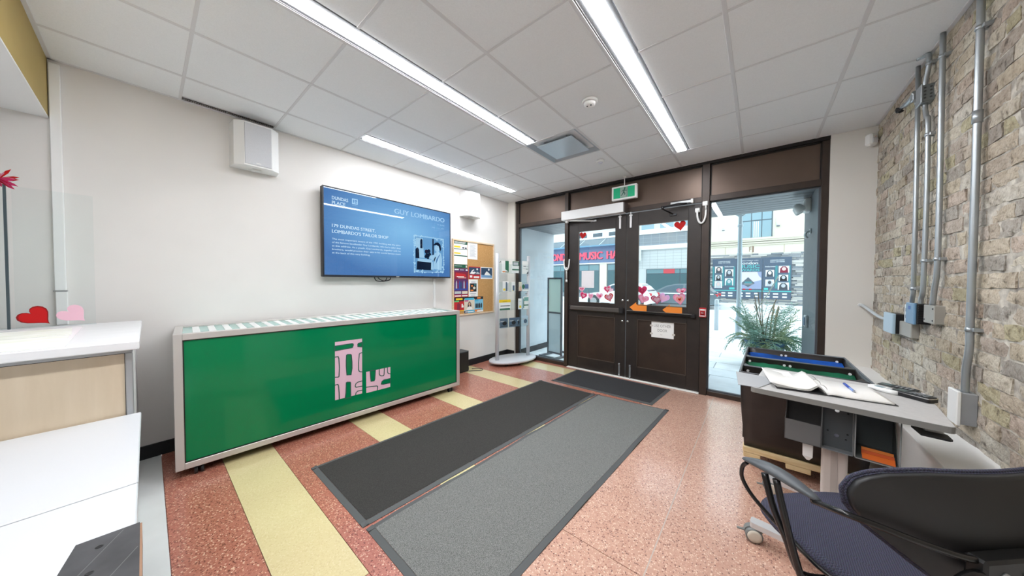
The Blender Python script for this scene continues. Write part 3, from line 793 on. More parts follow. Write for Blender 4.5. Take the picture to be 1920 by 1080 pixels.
poly([(.17, .40), (.33, .40), (.30, .68), (.15, .70)], c_lt, .0009)
for (a, b_, r) in ((.40, .58, .06), (.48, .60, .055), (.42, .48, .06), (.50, .50, .06), (.45, .42, .05), (.38, .44, .045)): s.face([pq(a + r * math.cos(k), b_ + r * math.sin(k)) for k in [2 * math.pi * i / 9 for i in range(9)]], .0011, FT, c_dk)
poly([(.12, .30), (.60, .28), (.60, .36), (.12, .38)], c_lt, .001)
poly([(.08, .07), (.60, .06), (.60, .28), (.10, .30)], c_dk, .0009)
poly([(.55, .08), (.64, .08), (.62, .30), (.56, .30)], c_lt, .0012)
# seated person at the machine
poly([(.64, .10), (.92, .08), (.94, .40), (.90, .56), (.80, .62), (.68, .56), (.64, .44)], c_lt, .0011)
poly([(.48, .40), (.66, .34), (.72, .44), (.70, .52), (.52, .48)], c_lt, .0012)
poly([(.66, .30), (.72, .44), (.70, .46), (.64, .36)], c_dk, .0013); poly([(.72, .24), (.80, .40), (.86, .52), (.84, .53), (.74, .38)], c_md2, .0013)
s.face([pq(.76 + .085 * math.cos(k), .70 + .105 * math.sin(k)) for k in [2 * math.pi * i / 12 for i in range(12)]], .0013, FT, c_lt)
poly([(.63, .78), (.70, .86), (.80, .88), (.88, .82), (.91, .70), (.88, .62), (.85, .68), (.82, .77), (.74, .80), (.67, .78)], c_dk, .0014)
# frame ornaments: many small pale curls along the edge
rnd = random.Random(3)
for k in range(150):
    a = rnd.random() * 4; e_ = rnd.uniform(-.01, .055)
    p = (a % 1, e_) if a < 1 else ((a % 1), 1 - e_) if a < 2 else (e_, a % 1) if a < 3 else (1 - e_, a % 1)
    if min(abs(p[0] - .5), abs(p[1] - .5)) < .22 and e_ > .02: continue
    r = rnd.uniform(.008, .026)
    s.face([pq(p[0] + r * math.cos(q), p[1] + r * math.sin(q)) for q in [2 * math.pi * i / 6 for i in range(6)]], .0015 + k * 2e-6, FT, c_pale)
for q in ((0, 0, 1, .018), (0, .982, 1, 1), (0, 0, .018, 1), (.982, 0, 1, 1)): s.rect(*pq(q[0], q[1]), *pq(q[2], q[3]), .0014, FT, c_pale)
s.build('screen_photograph', None, t)
c = MB(); c.tube(smooth_path([(-3.62, 1.76, 1.45), (-3.61, 1.78, 1.40), (-3.61, 1.86, 1.392), (-3.61, 1.95, 1.41), (-3.62, 1.97, 1.45)]), .006, 6); c.build('cable_loop', MAT_BLACK, t)
c = MB(); c.tube(smooth_path([(-3.63, 1.80, 1.45), (-3.62, 1.84, 1.41), (-3.62, 1.90, 1.40), (-3.63, 1.93, 1.45)]), .005, 6); c.build('cable_loop', MAT_BLACK, t)
MB().box(-3.576, 2.02, 1.446, -3.5705, 2.06, 1.458).build('logo_bar', MAT_GREYMETAL, t)
# wall box behind / beside the set and cable channels under it
t = thing('cable_channel', 'thin white cable channel on the wall beneath the television', 'cable channel', (-3.67, 2.6, 1.15))
MB().box(-3.68, 2.655, 1.01, -3.662, 2.69, 1.437, .003).build('vertical_duct', MAT_WHITEPL, t)
t = thing('wall_raceway', 'white vertical cable raceway on the wall by the mustard bulkhead', 'raceway', (-3.67, -.385, 2.0))
MB().box(-3.68, -.395, 1.325, -3.655, -.350, 2.84, .003).build('upper_duct', MAT_WHITEPL, t)
MB().box(-3.68, -.392, 1.09, -3.652, -.346, 1.318, .003).build('lower_duct', MAT_WHITEPL, t)
MB().box(-3.68, -.40, 1.316, -3.65, -.345, 1.327, .002).build('joint_cover', MAT_GREYMETAL, t)

# ---- wall loudspeakers
def speaker(yc, zc, label):
    t = thing('wall_speaker', label, 'loudspeaker', (XL, yc, zc), group='white wall loudspeakers')
    w0, w1, h = .17, .098, .19; d = .185
    v = []
    for sz in (-1, 1):
        z = zc + sz * h
        v += [(XL, yc - w0, z), (XL + d - .05, yc - w0 + .012, z), (XL + d, yc - w1, z), (XL + d, yc + w1, z), (XL + d - .05, yc + w0 - .012, z), (XL, yc + w0, z)]
    f = [(0, 1, 2, 3, 4, 5), (6, 7, 8, 9, 10, 11)[::-1]] + [(i, (i + 1) % 6, 6 + (i + 1) % 6, 6 + i) for i in range(6)]
    MB().add(v, f).build('cabinet', MAT_WHITEPL, t)
    MB().box(XL + d - .002, yc - w1 + .004, zc - h + .012, XL + d + .006, yc + w1 - .004, zc + h - .012, .003).build('grille', grain(M('speaker_grille', (204, 206, 210), .6), (196, 198, 202), (212, 214, 218), 500, .1), t)
    s = MB(); s.slab(yc - .018, zc - h + .024, yc + .018, zc - h + .034, 0, .0015, left_wall(XL + d + .006), M('badge_grey', (226, 226, 226), .3)); s.build('badge', None, t)
    MB().box(XL + .04, yc - .03, zc - h - .012, XL + .11, yc + .03, zc - h + .001, .003).build('mount_foot', MAT_WHITEPL, t)
    return t
speaker(.655, 2.605, 'white angular wall speaker beneath the slot vent')
speaker(3.325, 2.612, 'white angular wall speaker above the cork board')

# ---- cork board and its papers
t = thing('cork_board', 'wood framed cork notice board on the white wall', 'notice board', (-3.67, 3.48, 1.45))
cy0, cy1, cz0, cz1 = 3.004, 3.945, .845, 2.055
MB().box(-3.68, cy0 + .01, cz0 + .01, -3.666, cy1 - .01, cz1 - .01).build('cork_sheet', grain(M('cork', (196, 148, 92), .85), (184, 136, 80), (206, 160, 104), 90, .2), t)
WD = grain(M('board_frame_wood', (222, 196, 164), .5), (214, 186, 152), (230, 206, 176), 12, stretch=(1, 1, 6))
for q in ((cy0, cz0, cy1, cz0 + .026), (cy0, cz1 - .026, cy1, cz1), (cy0, cz0 + .026, cy0 + .026, cz1 - .026), (cy1 - .026, cz0 + .026, cy1, cz1 - .026)):
    MB().box(-3.68, q[0], q[1], -3.655, q[2], q[3], .002).build('frame_rail', WD, t)
FC = left_wall(-3.6652)
INKD = M('print_dark', (46, 50, 56), .6); GRN = M('print_green', (22, 86, 62), .6); YEL = M('print_yellow', (244, 208, 40), .6); RED = M('print_red', (196, 34, 40), .6)
NAVY = M('print_navy', (44, 70, 98), .6); PURP = M('print_purple', (92, 40, 96), .6); WINE = M('print_wine', (132, 32, 58), .6); CYAN = M('print_cyan', (70, 180, 214), .6); BLK = M('print_black', (28, 28, 32), .6)
ORNG = M('print_orange', (238, 136, 62), .6); SKIN = M('print_skin', (214, 168, 142), .6); GRYP = M('print_grey', (190, 194, 198), .6); BLUEP = M('print_blue', (50, 70, 150), .6); CREAM = M('print_cream', (226, 216, 196), .6)
_lvl = [0]
def poster(name, label, u0, v0, u1, v1, base, prints, texts=(), fr=FC, lift=0.0, cat='poster', group='papers pinned to the cork board'):
    """a sheet with flat print; prints are (kind, material, points in 0..1)"""
    s = MB(); s.slab(u0, v0, u1, v1, lift + .0003, lift + .0014, fr, base)
    d = lift + .0016
    for k, m, q in prints:
        d += .00012
        if k == 'r': s.rect(u0 + q[0] * (u1 - u0), v0 + q[1] * (v1 - v0), u0 + q[2] * (u1 - u0), v0 + q[3] * (v1 - v0), d, fr, m)
        elif k == 'o': s.face(disc(u0 + q[0] * (u1 - u0), v0 + q[1] * (v1 - v0), q[2] * (u1 - u0), 14, q[3] * (v1 - v0)), d, fr, m)
        else: s.face([(u0 + a * (u1 - u0), v0 + b_ * (v1 - v0)) for a, b_ in q], d, fr, m)
    d += .0002
    for st, m, a, b_, w, h in texts:
        text(s, st, u0 + a * (u1 - u0), v0 + b_ * (v1 - v0), w * (u1 - u0), h * (v1 - v0), d, fr, m, .01)
    o = s.build(name); tag(o, label, cat, group)
    return o
def lines(m, a0, a1, b0, b1, n):
    st = (b1 - b0) / n
    return [('r', m, (a0, b0 + i * st, a1 - (.12 * ((i * 7) % 3)) * (a1 - a0), b0 + i * st + st * .45)) for i in range(n)]
poster('schedule_sheet', 'white sheet with green header and yellow bars at the cork board top', 3.03, 1.665, 3.31, 2.048, MAT_PAPER,
       [('r', GRN, (0, .83, 1, 1)), ('r', MAT_PAPER, (.05, .90, .9, .92)), ('r', MAT_PAPER, (.05, .86, .8, .875)), ('r', YEL, (.03, .68, .48, .75)), ('r', INKD, (.62, .66, .75, .72)), ('r', INKD, (.8, .66, .95, .71)), ('r', GRN, (.0, .61, 1, .635)), ('r', YEL, (.03, .42, .48, .48)), ('r', GRN, (.0, .33, 1, .37))])
poster('blank_notice', 'plain white printed page beside the green headed sheet', 3.318, 1.757, 3.537, 2.038, MAT_PAPER, lines(GRYP, .2, .85, .15, .88, 14))
poster('green_strip', 'narrow dark green paper strip between sheets on the cork board', 3.029, 1.606, 3.31, 1.662, GRN, [('r', GRYP, (.06, .5, .6, .62)), ('r', MAT_PAPER, (.88, .2, .96, .8))], cat='paper')
poster('event_poster', 'tall purple and red event poster with a row of performers', 3.029, 1.144, 3.328, 1.602, PURP,
       [('r', WINE, (0, .62, 1, .88)), ('r', BLUEP, (0, .24, 1, .5)), ('r', MAT_PAPER, (.06, .93, .34, .97)), ('r', GRYP, (.42, .93, .7, .96)), ('r', MAT_PAPER, (.82, .92, .96, .97)), ('p', RED, [(.1, .7), (.85, .66), (.8, .8), (.15, .84)]), ('r', MAT_PAPER, (.2, .695, .7, .715)), ('r', MAT_PAPER, (.3, .66, .85, .675))]
       + [('p', (PURP, GRYP, WINE, BLUEP, NAVY)[k % 5], [(.03 + k * .105, .3), (.12 + k * .105, .3), (.11 + k * .105, .52), (.075 + k * .105, .58), (.04 + k * .105, .52)]) for k in range(9)]
       + [('r', GRYP, (.06, .12, .5, .2)), ('r', CREAM, (.56, .11, .95, .2)), ('r', RED, (0, 0, 1, .085)), ('r', MAT_PAPER, (.06, .02, .5, .06)), ('r', MAT_PAPER, (.56, .02, .95, .06))])
def swan(sea): return [('r', NAVY, (.04, .35, .96, .94)), ('o', MAT_PAPER, (.72, .8, .07, .09)), ('p', MAT_PAPER, [(.1, .42), (.4, .38), (.62, .5), (.5, .6), (.42, .56), (.3, .62), (.5, .72), (.4, .78), (.28, .68)]), ('p', GRYP, [(.62, .42), (.95, .40), (.9, .5), (.7, .6)]), ('r', sea, (0, 0, 1, .34)), ('r', MAT_PAPER, (.1, .1, .3, .28)), ('r', MAT_PAPER, (.42, .06, .9, .2))]
poster('red_card', 'red bordered card with a white swan shape on the cork board', 3.338, 1.437, 3.606, 1.638, RED, swan(RED))
poster('blue_card', 'white bordered card with a navy night scene on the cork board', 3.611, 1.438, 3.906, 1.64, MAT_PAPER, [('r', NAVY, (.04, .3, .96, .94)), ('o', MAT_PAPER, (.68, .8, .07, .1)), ('p', MAT_PAPER, [(.3, .3), (.9, .26), (.7, .5), (.5, .66), (.38, .5)]), ('p', M('print_sea', (120, 160, 200), .6), [(.04, .1), (.96, .1), (.96, .3), (.04, .34)])])
poster('small_flyer', 'white flyer with a square dark photo, below the red card', 3.341, 1.143, 3.547, 1.427, MAT_PAPER, [('r', GRYP, (.25, .82, .75, .87)), ('r', BLK, (.13, .28, .85, .77)), ('o', ORNG, (.35, .62, .1, .05)), ('o', CREAM, (.6, .5, .14, .08)), ('o', M('print_teal', (60, 130, 140), .6), (.68, .68, .09, .06)), ('r', ORNG, (.2, .32, .5, .4)), ('r', GRYP, (.15, .15, .8, .19)), ('r', GRYP, (.25, .06, .7, .1))])
poster('red_flyer', 'black and red flyer with yellow title in the cork board bottom corner', 3.029, .92, 3.24, 1.142, RED, [('r', BLK, (0, .7, 1, 1)), ('r', YEL, (.2, .8, .85, .93)), ('r', M('print_lime', (96, 190, 120), .6), (.05, .66, .5, .75)), ('p', WINE, [(.3, .1), (.6, .1), (.62, .5), (.45, .62), (.32, .5)]), ('o', MAT_PAPER, (.82, .45, .07, .07)), ('r', MAT_PAPER, (.75, .25, .95, .4)), ('r', YEL, (.0, .0, 1, .05))], [('FLYER', BLK, .28, .835, .5, .06)] if False else ())
poster('portrait_flyer', 'cyan flyer with a dark haired person on the cork board bottom row', 3.243, .876, 3.474, 1.142, CREAM, [('r', BLK, (0, .86, 1, 1)), ('r', CYAN, (.05, .8, .92, .93)), ('r', M('print_pinktag', (206, 70, 130), .6), (.05, .72, .4, .79)), ('p', BLK, [(.3, .28), (.68, .28), (.66, .55), (.56, .70), (.44, .70), (.34, .55)]), ('o', SKIN, (.5, .54, .1, .11)), ('p', MAT_PAPER, [(.2, .2), (.8, .2), (.7, .36), (.5, .42), (.32, .36)]), ('r', CYAN, (0, 0, 1, .17)), ('r', NAVY, (.0, 0, .35, .15)), ('r', MAT_PAPER, (.1, .05, .9, .11))])
poster('band_flyer', 'pale blue flyer with four dark figures on the cork board bottom row', 3.472, .88, 3.673, 1.137, M('print_sky', (130, 196, 222), .6), [('r', BLK, (0, .82, 1, 1)), ('r', ORNG, (.3, .86, .7, .96)), ('r', CYAN, (.0, .70, .45, .8))] + [('p', BLK, [(.1 + k * .2, .26), (.26 + k * .2, .26), (.26 + k * .2, .5), (.18 + k * .2, .6), (.1 + k * .2, .5)]) for k in range(4)] + [('r', ORNG, (.0, .03, .7, .17)), ('r', MAT_PAPER, (.3, .0, 1, .1))])

# ---- green panelled cabinet on castors
ang = math.atan2(-3.10 + 2.954, 2.54 - .106)  # front edge leans away from the wall towards the doors
cabL = 2.54 - .106
t = thing('display_cabinet', 'long green panelled aluminium display cabinet on castors', 'cabinet', (-3.10, .106, 0), rz=ang)
def cw(x, y, z): return Matrix.Translation((-3.10, .106, 0)) @ Matrix.Rotation(ang, 4, 'Z') @ Vector((x, y, z))
PCAB = PINV[t.name]
AL = M('brushed_aluminium', (200, 196, 192), .4, .35)
Lc = math.hypot(2.954 - 3.10, 2.54 - .106); Dc = .56; zb, zt = .062, 1.022; pf = .045
PINV[t.name] = None; SAVE = t
def clocal(mb, name, mat=None, par=None):
    o = mb.build(name, mat, par or t); return o
for (x0, x1) in ((-pf, 0), (-Dc, -Dc + pf)):
    for q in ((0, zb, pf, zt), (Lc - pf, zb, Lc, zt)): clocal(MB().box(x0, q[0], q[1], x1, q[2], q[3], .003), 'upright_bar', AL)
    for q in ((pf, zb, Lc - pf, zb + pf), (pf, zt - pf, Lc - pf, zt)): clocal(MB().box(x0, q[0], q[1], x1, q[2], q[3], .003), 'rail_bar', AL)
for y in (0, Lc - pf):
    for z in (zb, zt - pf): clocal(MB().box(-Dc + pf, y, z, -pf, y + pf, z + pf, .003), 'cross_bar', AL)
GP = M('green_acrylic', (0, 122, 74), .08, spec=.45)
clocal(MB().box(-.022, pf - .004, zb + pf - .004, -.012, Lc - pf + .004, zt - pf + .004), 'front_panel', GP)
gk = MB(); gk.box(-.012, pf, zb + pf, -.006, Lc - pf, zb + pf + .006); gk.box(-.012, pf, zt - pf - .006, -.006, Lc - pf, zt - pf); gk.box(-.012, pf, zb + pf, -.006, pf + .006, zt - pf); gk.box(-.012, Lc - pf - .006, zb + pf, -.006, Lc - pf, zt - pf)
clocal(gk, 'panel_gasket', MAT_BLACK)
for y in (.014, Lc - .024): clocal(MB().box(-Dc + pf, y, zb + pf, -pf, y + .01, zt - pf), 'end_panel', M('cabinet_black', (36, 37, 38), .4))
clocal(MB().box(-Dc + .012, pf, zb + pf, -Dc + .022, Lc - pf, zt - pf), 'back_panel', M('cabinet_black', (36, 37, 38), .4))
clocal(MB().box(-Dc + .03, pf * .6, zb + .01, -pf * .6, Lc - pf * .6, zb + .028), 'floor_panel', M('cabinet_black', (36, 37, 38), .4))
clocal(MB().box(-Dc + pf - .006, pf - .006, zt - .022, -pf + .006, Lc - pf + .006, zt - .012), 'top_glass', M('teal_glass', (150, 196, 188), .08))
wv = MB()
for k in range(26): wv.box(-Dc + pf, pf + .05 + k * .088, zt - .0119, -pf, pf + .09 + k * .088, zt - .0095, .001)
clocal(wv, 'top_slats', M('slat_white', (226, 228, 226), .4))
# pink emblem, traced as flat vinyl pieces on the panel
FP = Frame((-.012, 0, 0), (0, 1, 0), (0, 0, 1)); PKV = M('pink_vinyl', (226, 190, 208), .5); GKV = M('emblem_line', (36, 84, 74), .5)
def emb(px, py):
    """emblem tracing grid (100..480 x 130..965) to metres on the panel"""
    u = (px - 100) / 380.0
    top = 130 - 45 * u; bot = 965 - 95 * u
    return (1.105 - .106 + u * .243 + .004, .276 + (bot - py) / (bot - top) * .548)
def emb2(px, py):
    u = (px - 540) / 333.0
    top = 550 - 63 * u; bot = 857 - 87 * u
    return (1.385 - .106 + u * .246 + .004, .268 + (bot - py) / (bot - top) * .214)
s = MB()
def pe(pts, m, d=.0012, fn=emb): s.face([fn(*p) for p in pts], d, FP, m)
def outline(pts, fn=emb, w=.0045, d=.0016, closed=False):
    P = [Vector(fn(*p)) for p in pts]
    for i in range(len(P) - 1):
        a, b_ = P[i], P[i + 1]; n_ = Vector((-(b_ - a).y, (b_ - a).x)).normalized() * w; e_ = (b_ - a).normalized() * w * .6
        s.face([tuple(a - n_ - e_), tuple(b_ - n_ + e_), tuple(b_ + n_ + e_), tuple(a + n_ - e_)], d + i * 2e-5, FP, GKV)
pe([(100, 130), (480, 85), (475, 870), (95, 965)], PKV, .0008)
for pts in ([(98, 188), (335, 155), (350, 162), (352, 178), (338, 212), (98, 255)], [(482, 138), (425, 152), (416, 165), (416, 198), (482, 204)],
            [(255, 320), (270, 310), (312, 310), (322, 320), (330, 420), (330, 510), (315, 600), (258, 603), (250, 480), (250, 400)],
            [(248, 715), (262, 708), (302, 708), (308, 720), (309, 930), (230, 945), (243, 860)]):
    pe(pts, GP, .0012); outline(pts + pts[:1])
outline([(98, 345), (140, 338), (150, 365), (158, 500), (150, 622), (140, 632), (98, 634)]); outline([(480, 285), (445, 296), (436, 310), (424, 430), (424, 530), (432, 552), (450, 562), (480, 562)])
outline([(98, 746), (132, 736), (142, 755), (150, 860), (152, 955)]); outline([(480, 690), (415, 708), (385, 730), (374, 760), (376, 778), (392, 782), (480, 766)]); outline([(480, 824), (410, 838), (386, 860), (378, 892)])
pe([(540, 550), (877, 487), (873, 770), (540, 857)], PKV, .0008, emb2)
for pts in ([(592, 536), (664, 524), (655, 660), (645, 682), (604, 688), (598, 640)], [(876, 650), (780, 672), (755, 690), (742, 730), (770, 733), (876, 712)]):
    pe(pts, GP, .0012, emb2); outline(pts + pts[:1], emb2)
outline([(716, 512), (716, 585), (728, 608), (750, 613), (778, 610), (784, 590), (788, 500)], emb2); outline([(832, 494), (834, 560), (846, 582), (876, 584)], emb2); outline([(540, 772), (600, 764), (680, 757), (694, 764), (688, 815)], emb2)
clocal(s, 'pink_emblem')
for y in (.115, Lc - .125):
    for x in (-.048, -Dc + .10):
        cs = clocal(MB().box(x - .035, y - .03, zb - .006, x + .035, y + .03, zb + .001).box(x - .02, y - .02, .04, x + .02, y + .02, zb - .006, .003), 'castor', MAT_BLACK)
        for dy in (-.016, .016): clocal(MB().cyl((x + .012, y + dy - .009, .026), (x + .012, y + dy + .009, .026), .026, 18), 'wheel', MAT_BLACK, cs)
# ---- small black tower behind the cabinet, its cable
t = thing('black_subwoofer', 'narrow black tower standing behind the green cabinet end', 'device', (-3.56, 3.06, 0))
MB().box(-3.66, 2.98, .004, -3.46, 3.16, .31, .006).build('case', MAT_BLACK, t)
MB().box(-3.655, 2.985, .305, -3.465, 3.165, .318, .004).build('top_cap', MAT_DARK, t)
MB().box(-3.655, 3.158, .02, -3.465, 3.166, .06, .002).build('front_foot', MAT_DARK, t)
c = MB(); c.tube(smooth_path([(-3.45, 3.15, .006), (-3.40, 3.22, .006), (-3.33, 3.30, .006), (-3.36, 3.36, .006), (-3.44, 3.34, .006), (-3.5, 3.26, .006)]), .005, 6); o = c.build('floor_cable', MAT_DARK); tag(o, 'thin dark cable looped on the floor by the black tower', 'cable')
# ================================================================== floor mats
def mat_field(name, hexcol, sc=260):
    m = M(name, hexcol, .95); c = hexcol
    return grain(m, tuple(int(x * .72) for x in c), tuple(min(255, int(x * 1.32)) for x in c), sc, .6, 4, .004)
def floor_mat(corners, label, col, seed, wav=0.0, edgecol=(78, 80, 80), rim=.035):
    rd = random.Random(seed)
    P = [Vector((*c, 0)) for c in corners]
    t = thing('entrance_mat', label, 'floor mat', tuple(sum(P, Vector()) / 4), group='entrance mats')
    def at(u, v): return (P[0] * (1 - u) + P[1] * u) * (1 - v) + (P[3] * (1 - u) + P[2] * u) * v   # u along the long side
    n, m_ = 30, 12
    lu = (P[1] - P[0]).length; lv = (P[3] - P[0]).length
    ph = [rd.uniform(0, 6) for _ in range(6)]
    def zz(u, v):
        e = abs(v - .5) * 2
        return .008 + wav * max(0, e - .8) * 5 * (max(0, math.sin(u * 17 + ph[0] + (3 if v > .5 else 0))) * .6 + max(0, math.sin(u * 41 + ph[1])) * .4)
    fu, fv = rim / lu, rim / lv
    mb = MB(); vs = []; 
    for i in range(n + 1):
        for j in range(m_ + 1):
            u, v = fu + (1 - 2 * fu) * i / n, fv + (1 - 2 * fv) * j / m_
            p = at(u, v); vs.append((p.x, p.y, zz(u, v) + .0025))
    mb.add(vs, [(i * (m_ + 1) + j, (i + 1) * (m_ + 1) + j, (i + 1) * (m_ + 1) + j + 1, i * (m_ + 1) + j + 1) for i in range(n) for j in range(m_)], None, True)
    mb.build('carpet_field', mat_field('mat_pile_%d' % seed, col), t)
    eb = MB()
    def strip(q):
        v_ = []; 
        for (u0, v0, u1, v1) in q:
            a, b_ = at(u0, v0), at(u1, v1)
            z0 = zz(u0, v0) - .006; z1 = zz(u1, v1)
            v_ += [(a.x, a.y, 0.0008), (a.x, a.y, max(z0, .003)), (b_.x, b_.y, z1 + .001), (b_.x, b_.y, 0.0008)]
        k = len(q)
        eb.add(v_, [(i * 4 + c, (i + 1) * 4 + c, (i + 1) * 4 + c + 1, i * 4 + c + 1) for i in range(k - 1) for c in range(3)])
    strip([(i / n, 0, i / n, fv) for i in range(n + 1)]); strip([(i / n, 1, i / n, 1 - fv) for i in range(n + 1)])
    strip([(0, j / m_, fu, j / m_) for j in range(m_ + 1)]); strip([(1, j / m_, 1 - fu, j / m_) for j in range(m_ + 1)])
    eb.build('rubber_border', M('mat_rubber', (84, 86, 86), .7), t)
    return t
floor_mat([(-2.548, .754), (-2.367, 3.512), (-1.537, 3.508), (-1.705, .754)], 'long dark charcoal entrance mat on the cabinet side', (52, 50, 48), 1, .004)
floor_mat([(-1.682, .762), (-1.522, 3.521), (-.734, 3.582), (-.868, .745)], 'long grey entrance mat, the paler of the parallel pair', (108, 109, 106), 2, .012)
floor_mat([(-2.24, 3.600), (-2.209, 4.315), (-.859, 4.290), (-.911, 3.606)], 'short black entrance mat lying against the door threshold', (50, 51, 53), 3, .002)

# ================================================================== brochure stand
th = math.atan2(-.282, .959)
t = thing('brochure_stand', 'silver wheeled brochure stand with clear leaflet pockets by the cork board', 'brochure stand', (-3.257, 3.996, 0), rz=th)
PINV[t.name] = None
SIL = M('silver_paint', (206, 208, 212), .4, .25)
b_ = MB(); n = 40
prof = [(1.0, .052), (1.0, .074), (.985, .082), (0.02, .083)]
V = []
for s_, z in [(.97, .048)] + prof:
    for k in range(n):
        a = 2 * math.pi * k / n; V.append((.27 * s_ * math.cos(a), .455 * s_ * math.sin(a), z))
b_.add(V, [(i * n + k, i * n + (k + 1) % n, (i + 1) * n + (k + 1) % n, (i + 1) * n + k) for i in range(4) for k in range(n)], None, True)
b_.add(V[:n], [tuple(range(n))]); b_.add(V[-n:], [tuple(range(n))])
b_.build('oval_base', SIL, t)
for y in (-.323, .323):
    p = MB(); p.add(*[None, None]) if False else None
    p.prism(rrect(-.022, y - .03, .022, y + .03, .018), .08, 1.86 if y < 0 else 1.845, FR_Z, None, True); p.build('post', SIL, t)
    for z in (1.72, 1.18, .68):
        MB().cyl((.0, y * .91, z), (.0, y * .80, z), .010, 8).build('panel_clip', MAT_CHROME, t)
for (x, y) in ((.14, -.22), (.14, .22), (-.14, -.22), (-.14, .22), (.18, .0)):
    c = MB().box(x - .014, y - .014, .036, x + .014, y + .014, .05).build('castor', MAT_BLACK, t)
    MB().cyl((x - .012, y, .022), (x + .012, y, .022), .0215, 14).build('wheel', MAT_BLACK, c)
MB().box(-.003, -.28, .62, .003, .28, 1.78).build('acrylic_sheet', MAT_ACRYLIC, t)
for z0, h in ((1.53, .16), (1.22, .16), (.91, .17), (.615, .15)):
    q = MB()
    for sx in (-1, 1):
        q.box(sx * .052, -.285, z0, sx * .055, .285, z0 + h); q.box(sx * .003, -.285, z0, sx * .055, .285, z0 + .003)
        for y in (-.286, -.075, .105, .283): q.box(sx * .003, y, z0, sx * .055, y + .003, z0 + h)
    q.build('pocket_row', MAT_ACRYLIC, t)
TR = Matrix.Translation((-3.257, 3.996, 0)) @ Matrix.Rotation(th, 4, 'Z')
FRK = Frame(TR @ Vector((0, 0, 0)), TR.to_3x3() @ Vector((0, 1, 0)), (0, 0, 1))
GPF = 'leaflets in the brochure stand'
def leaflet(lab, y0, z0, y1, z1, base, pr, lift=.02):
    o = poster('leaflet', lab, y0, z0, y1, z1, base, pr, (), FRK, lift, 'leaflet', GPF); return o
LG = M('leaf_green', (48, 110, 82), .6); LB = M('leaf_slate', (84, 104, 124), .6)
leaflet('white leaflet with a slanted green block, top row of the brochure stand', -.25, 1.535, -.11, 1.74, MAT_PAPER, [('p', LG, [(.5, .3), (1, .12), (1, 1), (.5, 1)]), ('r', ORNG, (.1, .06, .5, .16)), ('r', M('leaf_olive', (120, 128, 100), .6), (.5, .05, 1, .14))])
leaflet('leaflet with a green framed grey photo, top row of the stand', -.055, 1.54, .10, 1.74, MAT_PAPER, [('r', LG, (.15, .62, 1, .98)), ('r', GRYP, (.25, .66, .9, .92)), ('r', LG, (.1, .22, 1, .34))])
leaflet('white page with black handwriting on the stand top row', .165, 1.525, .30, 1.75, MAT_PAPER, [('r', INKD, (.2, .58, .6, .63)), ('r', GRYP, (.65, .58, .95, .62)), ('r', GRYP, (.15, .4, .9, .43)), ('r', INKD, (.6, .36, .9, .39)), ('p', INKD, [(.7, .0), (1, .05), (1, .22), (.8, .12)])], .026)
leaflet('leaflet with yellow square and grey band, second row of the stand', -.23, 1.225, -.11, 1.40, MAT_PAPER, [('r', YEL, (.1, .1, .45, .3)), ('r', LB, (.5, .05, .72, .9)), ('r', GRYP, (.72, .05, .95, .8))])
leaflet('slim leaflet with slate stripe, second row of the stand', -.05, 1.225, .02, 1.39, MAT_PAPER, [('r', LB, (.3, .08, .85, .62)), ('r', YEL, (.2, .02, .5, .1))])
leaflet('cream leaflet with ochre figures, second row of the stand', .10, 1.225, .165, 1.385, CREAM, [('r', ORNG, (.2, .1, .3, .5)), ('r', ORNG, (.45, .1, .6, .55)), ('r', ORNG, (.72, .1, .82, .5)), ('r', WINE, (0, 0, 1, .06))])
leaflet('blue and teal landscape leaflet, second row of the stand', .175, 1.225, .325, 1.36, GRYP, [('o', LG, (.16, .6, .2, .3)), ('r', M('leaf_blue', (96, 118, 156), .6), (.35, .35, 1, .9)), ('r', MAT_PAPER, (0, 0, 1, .22))])
leaflet('wide white leaflet with yellow header, third row of the stand', -.30, .915, -.07, 1.09, MAT_PAPER, [('r', YEL, (0, .72, 1, 1)), ('r', M('leaf_gold', (200, 168, 30), .6), (.3, .78, .7, .84)), ('r', INKD, (.12, .36, .95, .44)), ('r', LG, (.05, .0, .95, .16))])
leaflet('white leaflet with a small yellow badge, third row of the stand', .09, .915, .165, 1.10, MAT_PAPER, [('r', YEL, (.3, .12, .85, .34)), ('r', GRYP, (.2, .7, .8, .74))])
leaflet('white leaflet with two teal bands, third row of the stand', .20, .91, .325, 1.13, MAT_PAPER, [('r', M('leaf_teal', (120, 170, 160), .6), (.1, .65, 1, .95)), ('r', LG, (.1, .28, .9, .36)), ('p', LG, [(0, .1), (.12, .1), (.12, .7), (0, .9)])])
for k, (y0, y1, lab) in enumerate(((-.285, -.125, 'slate photo card, bottom row of the stand by the outer post'), (-.10, .06, 'slate photo card in the middle of the stand bottom row'), (.065, .125, 'narrow slate photo card, bottom row of the stand'), (.165, .30, 'pale blue card, bottom row of the stand'))):
    base = LB if k < 3 else M('leaf_pale', (176, 200, 214), .6)
    leaflet(lab, y0, .62, y1, .775 + .02 * (k == 3), base, [('r', GRYP, (.08, .62, .6, .72)), ('o', BLK if k < 3 else LB, (.6, .45, .28, .22)), ('r', MAT_DARK if k < 3 else GRYP, (.15, .12, .9, .2))])

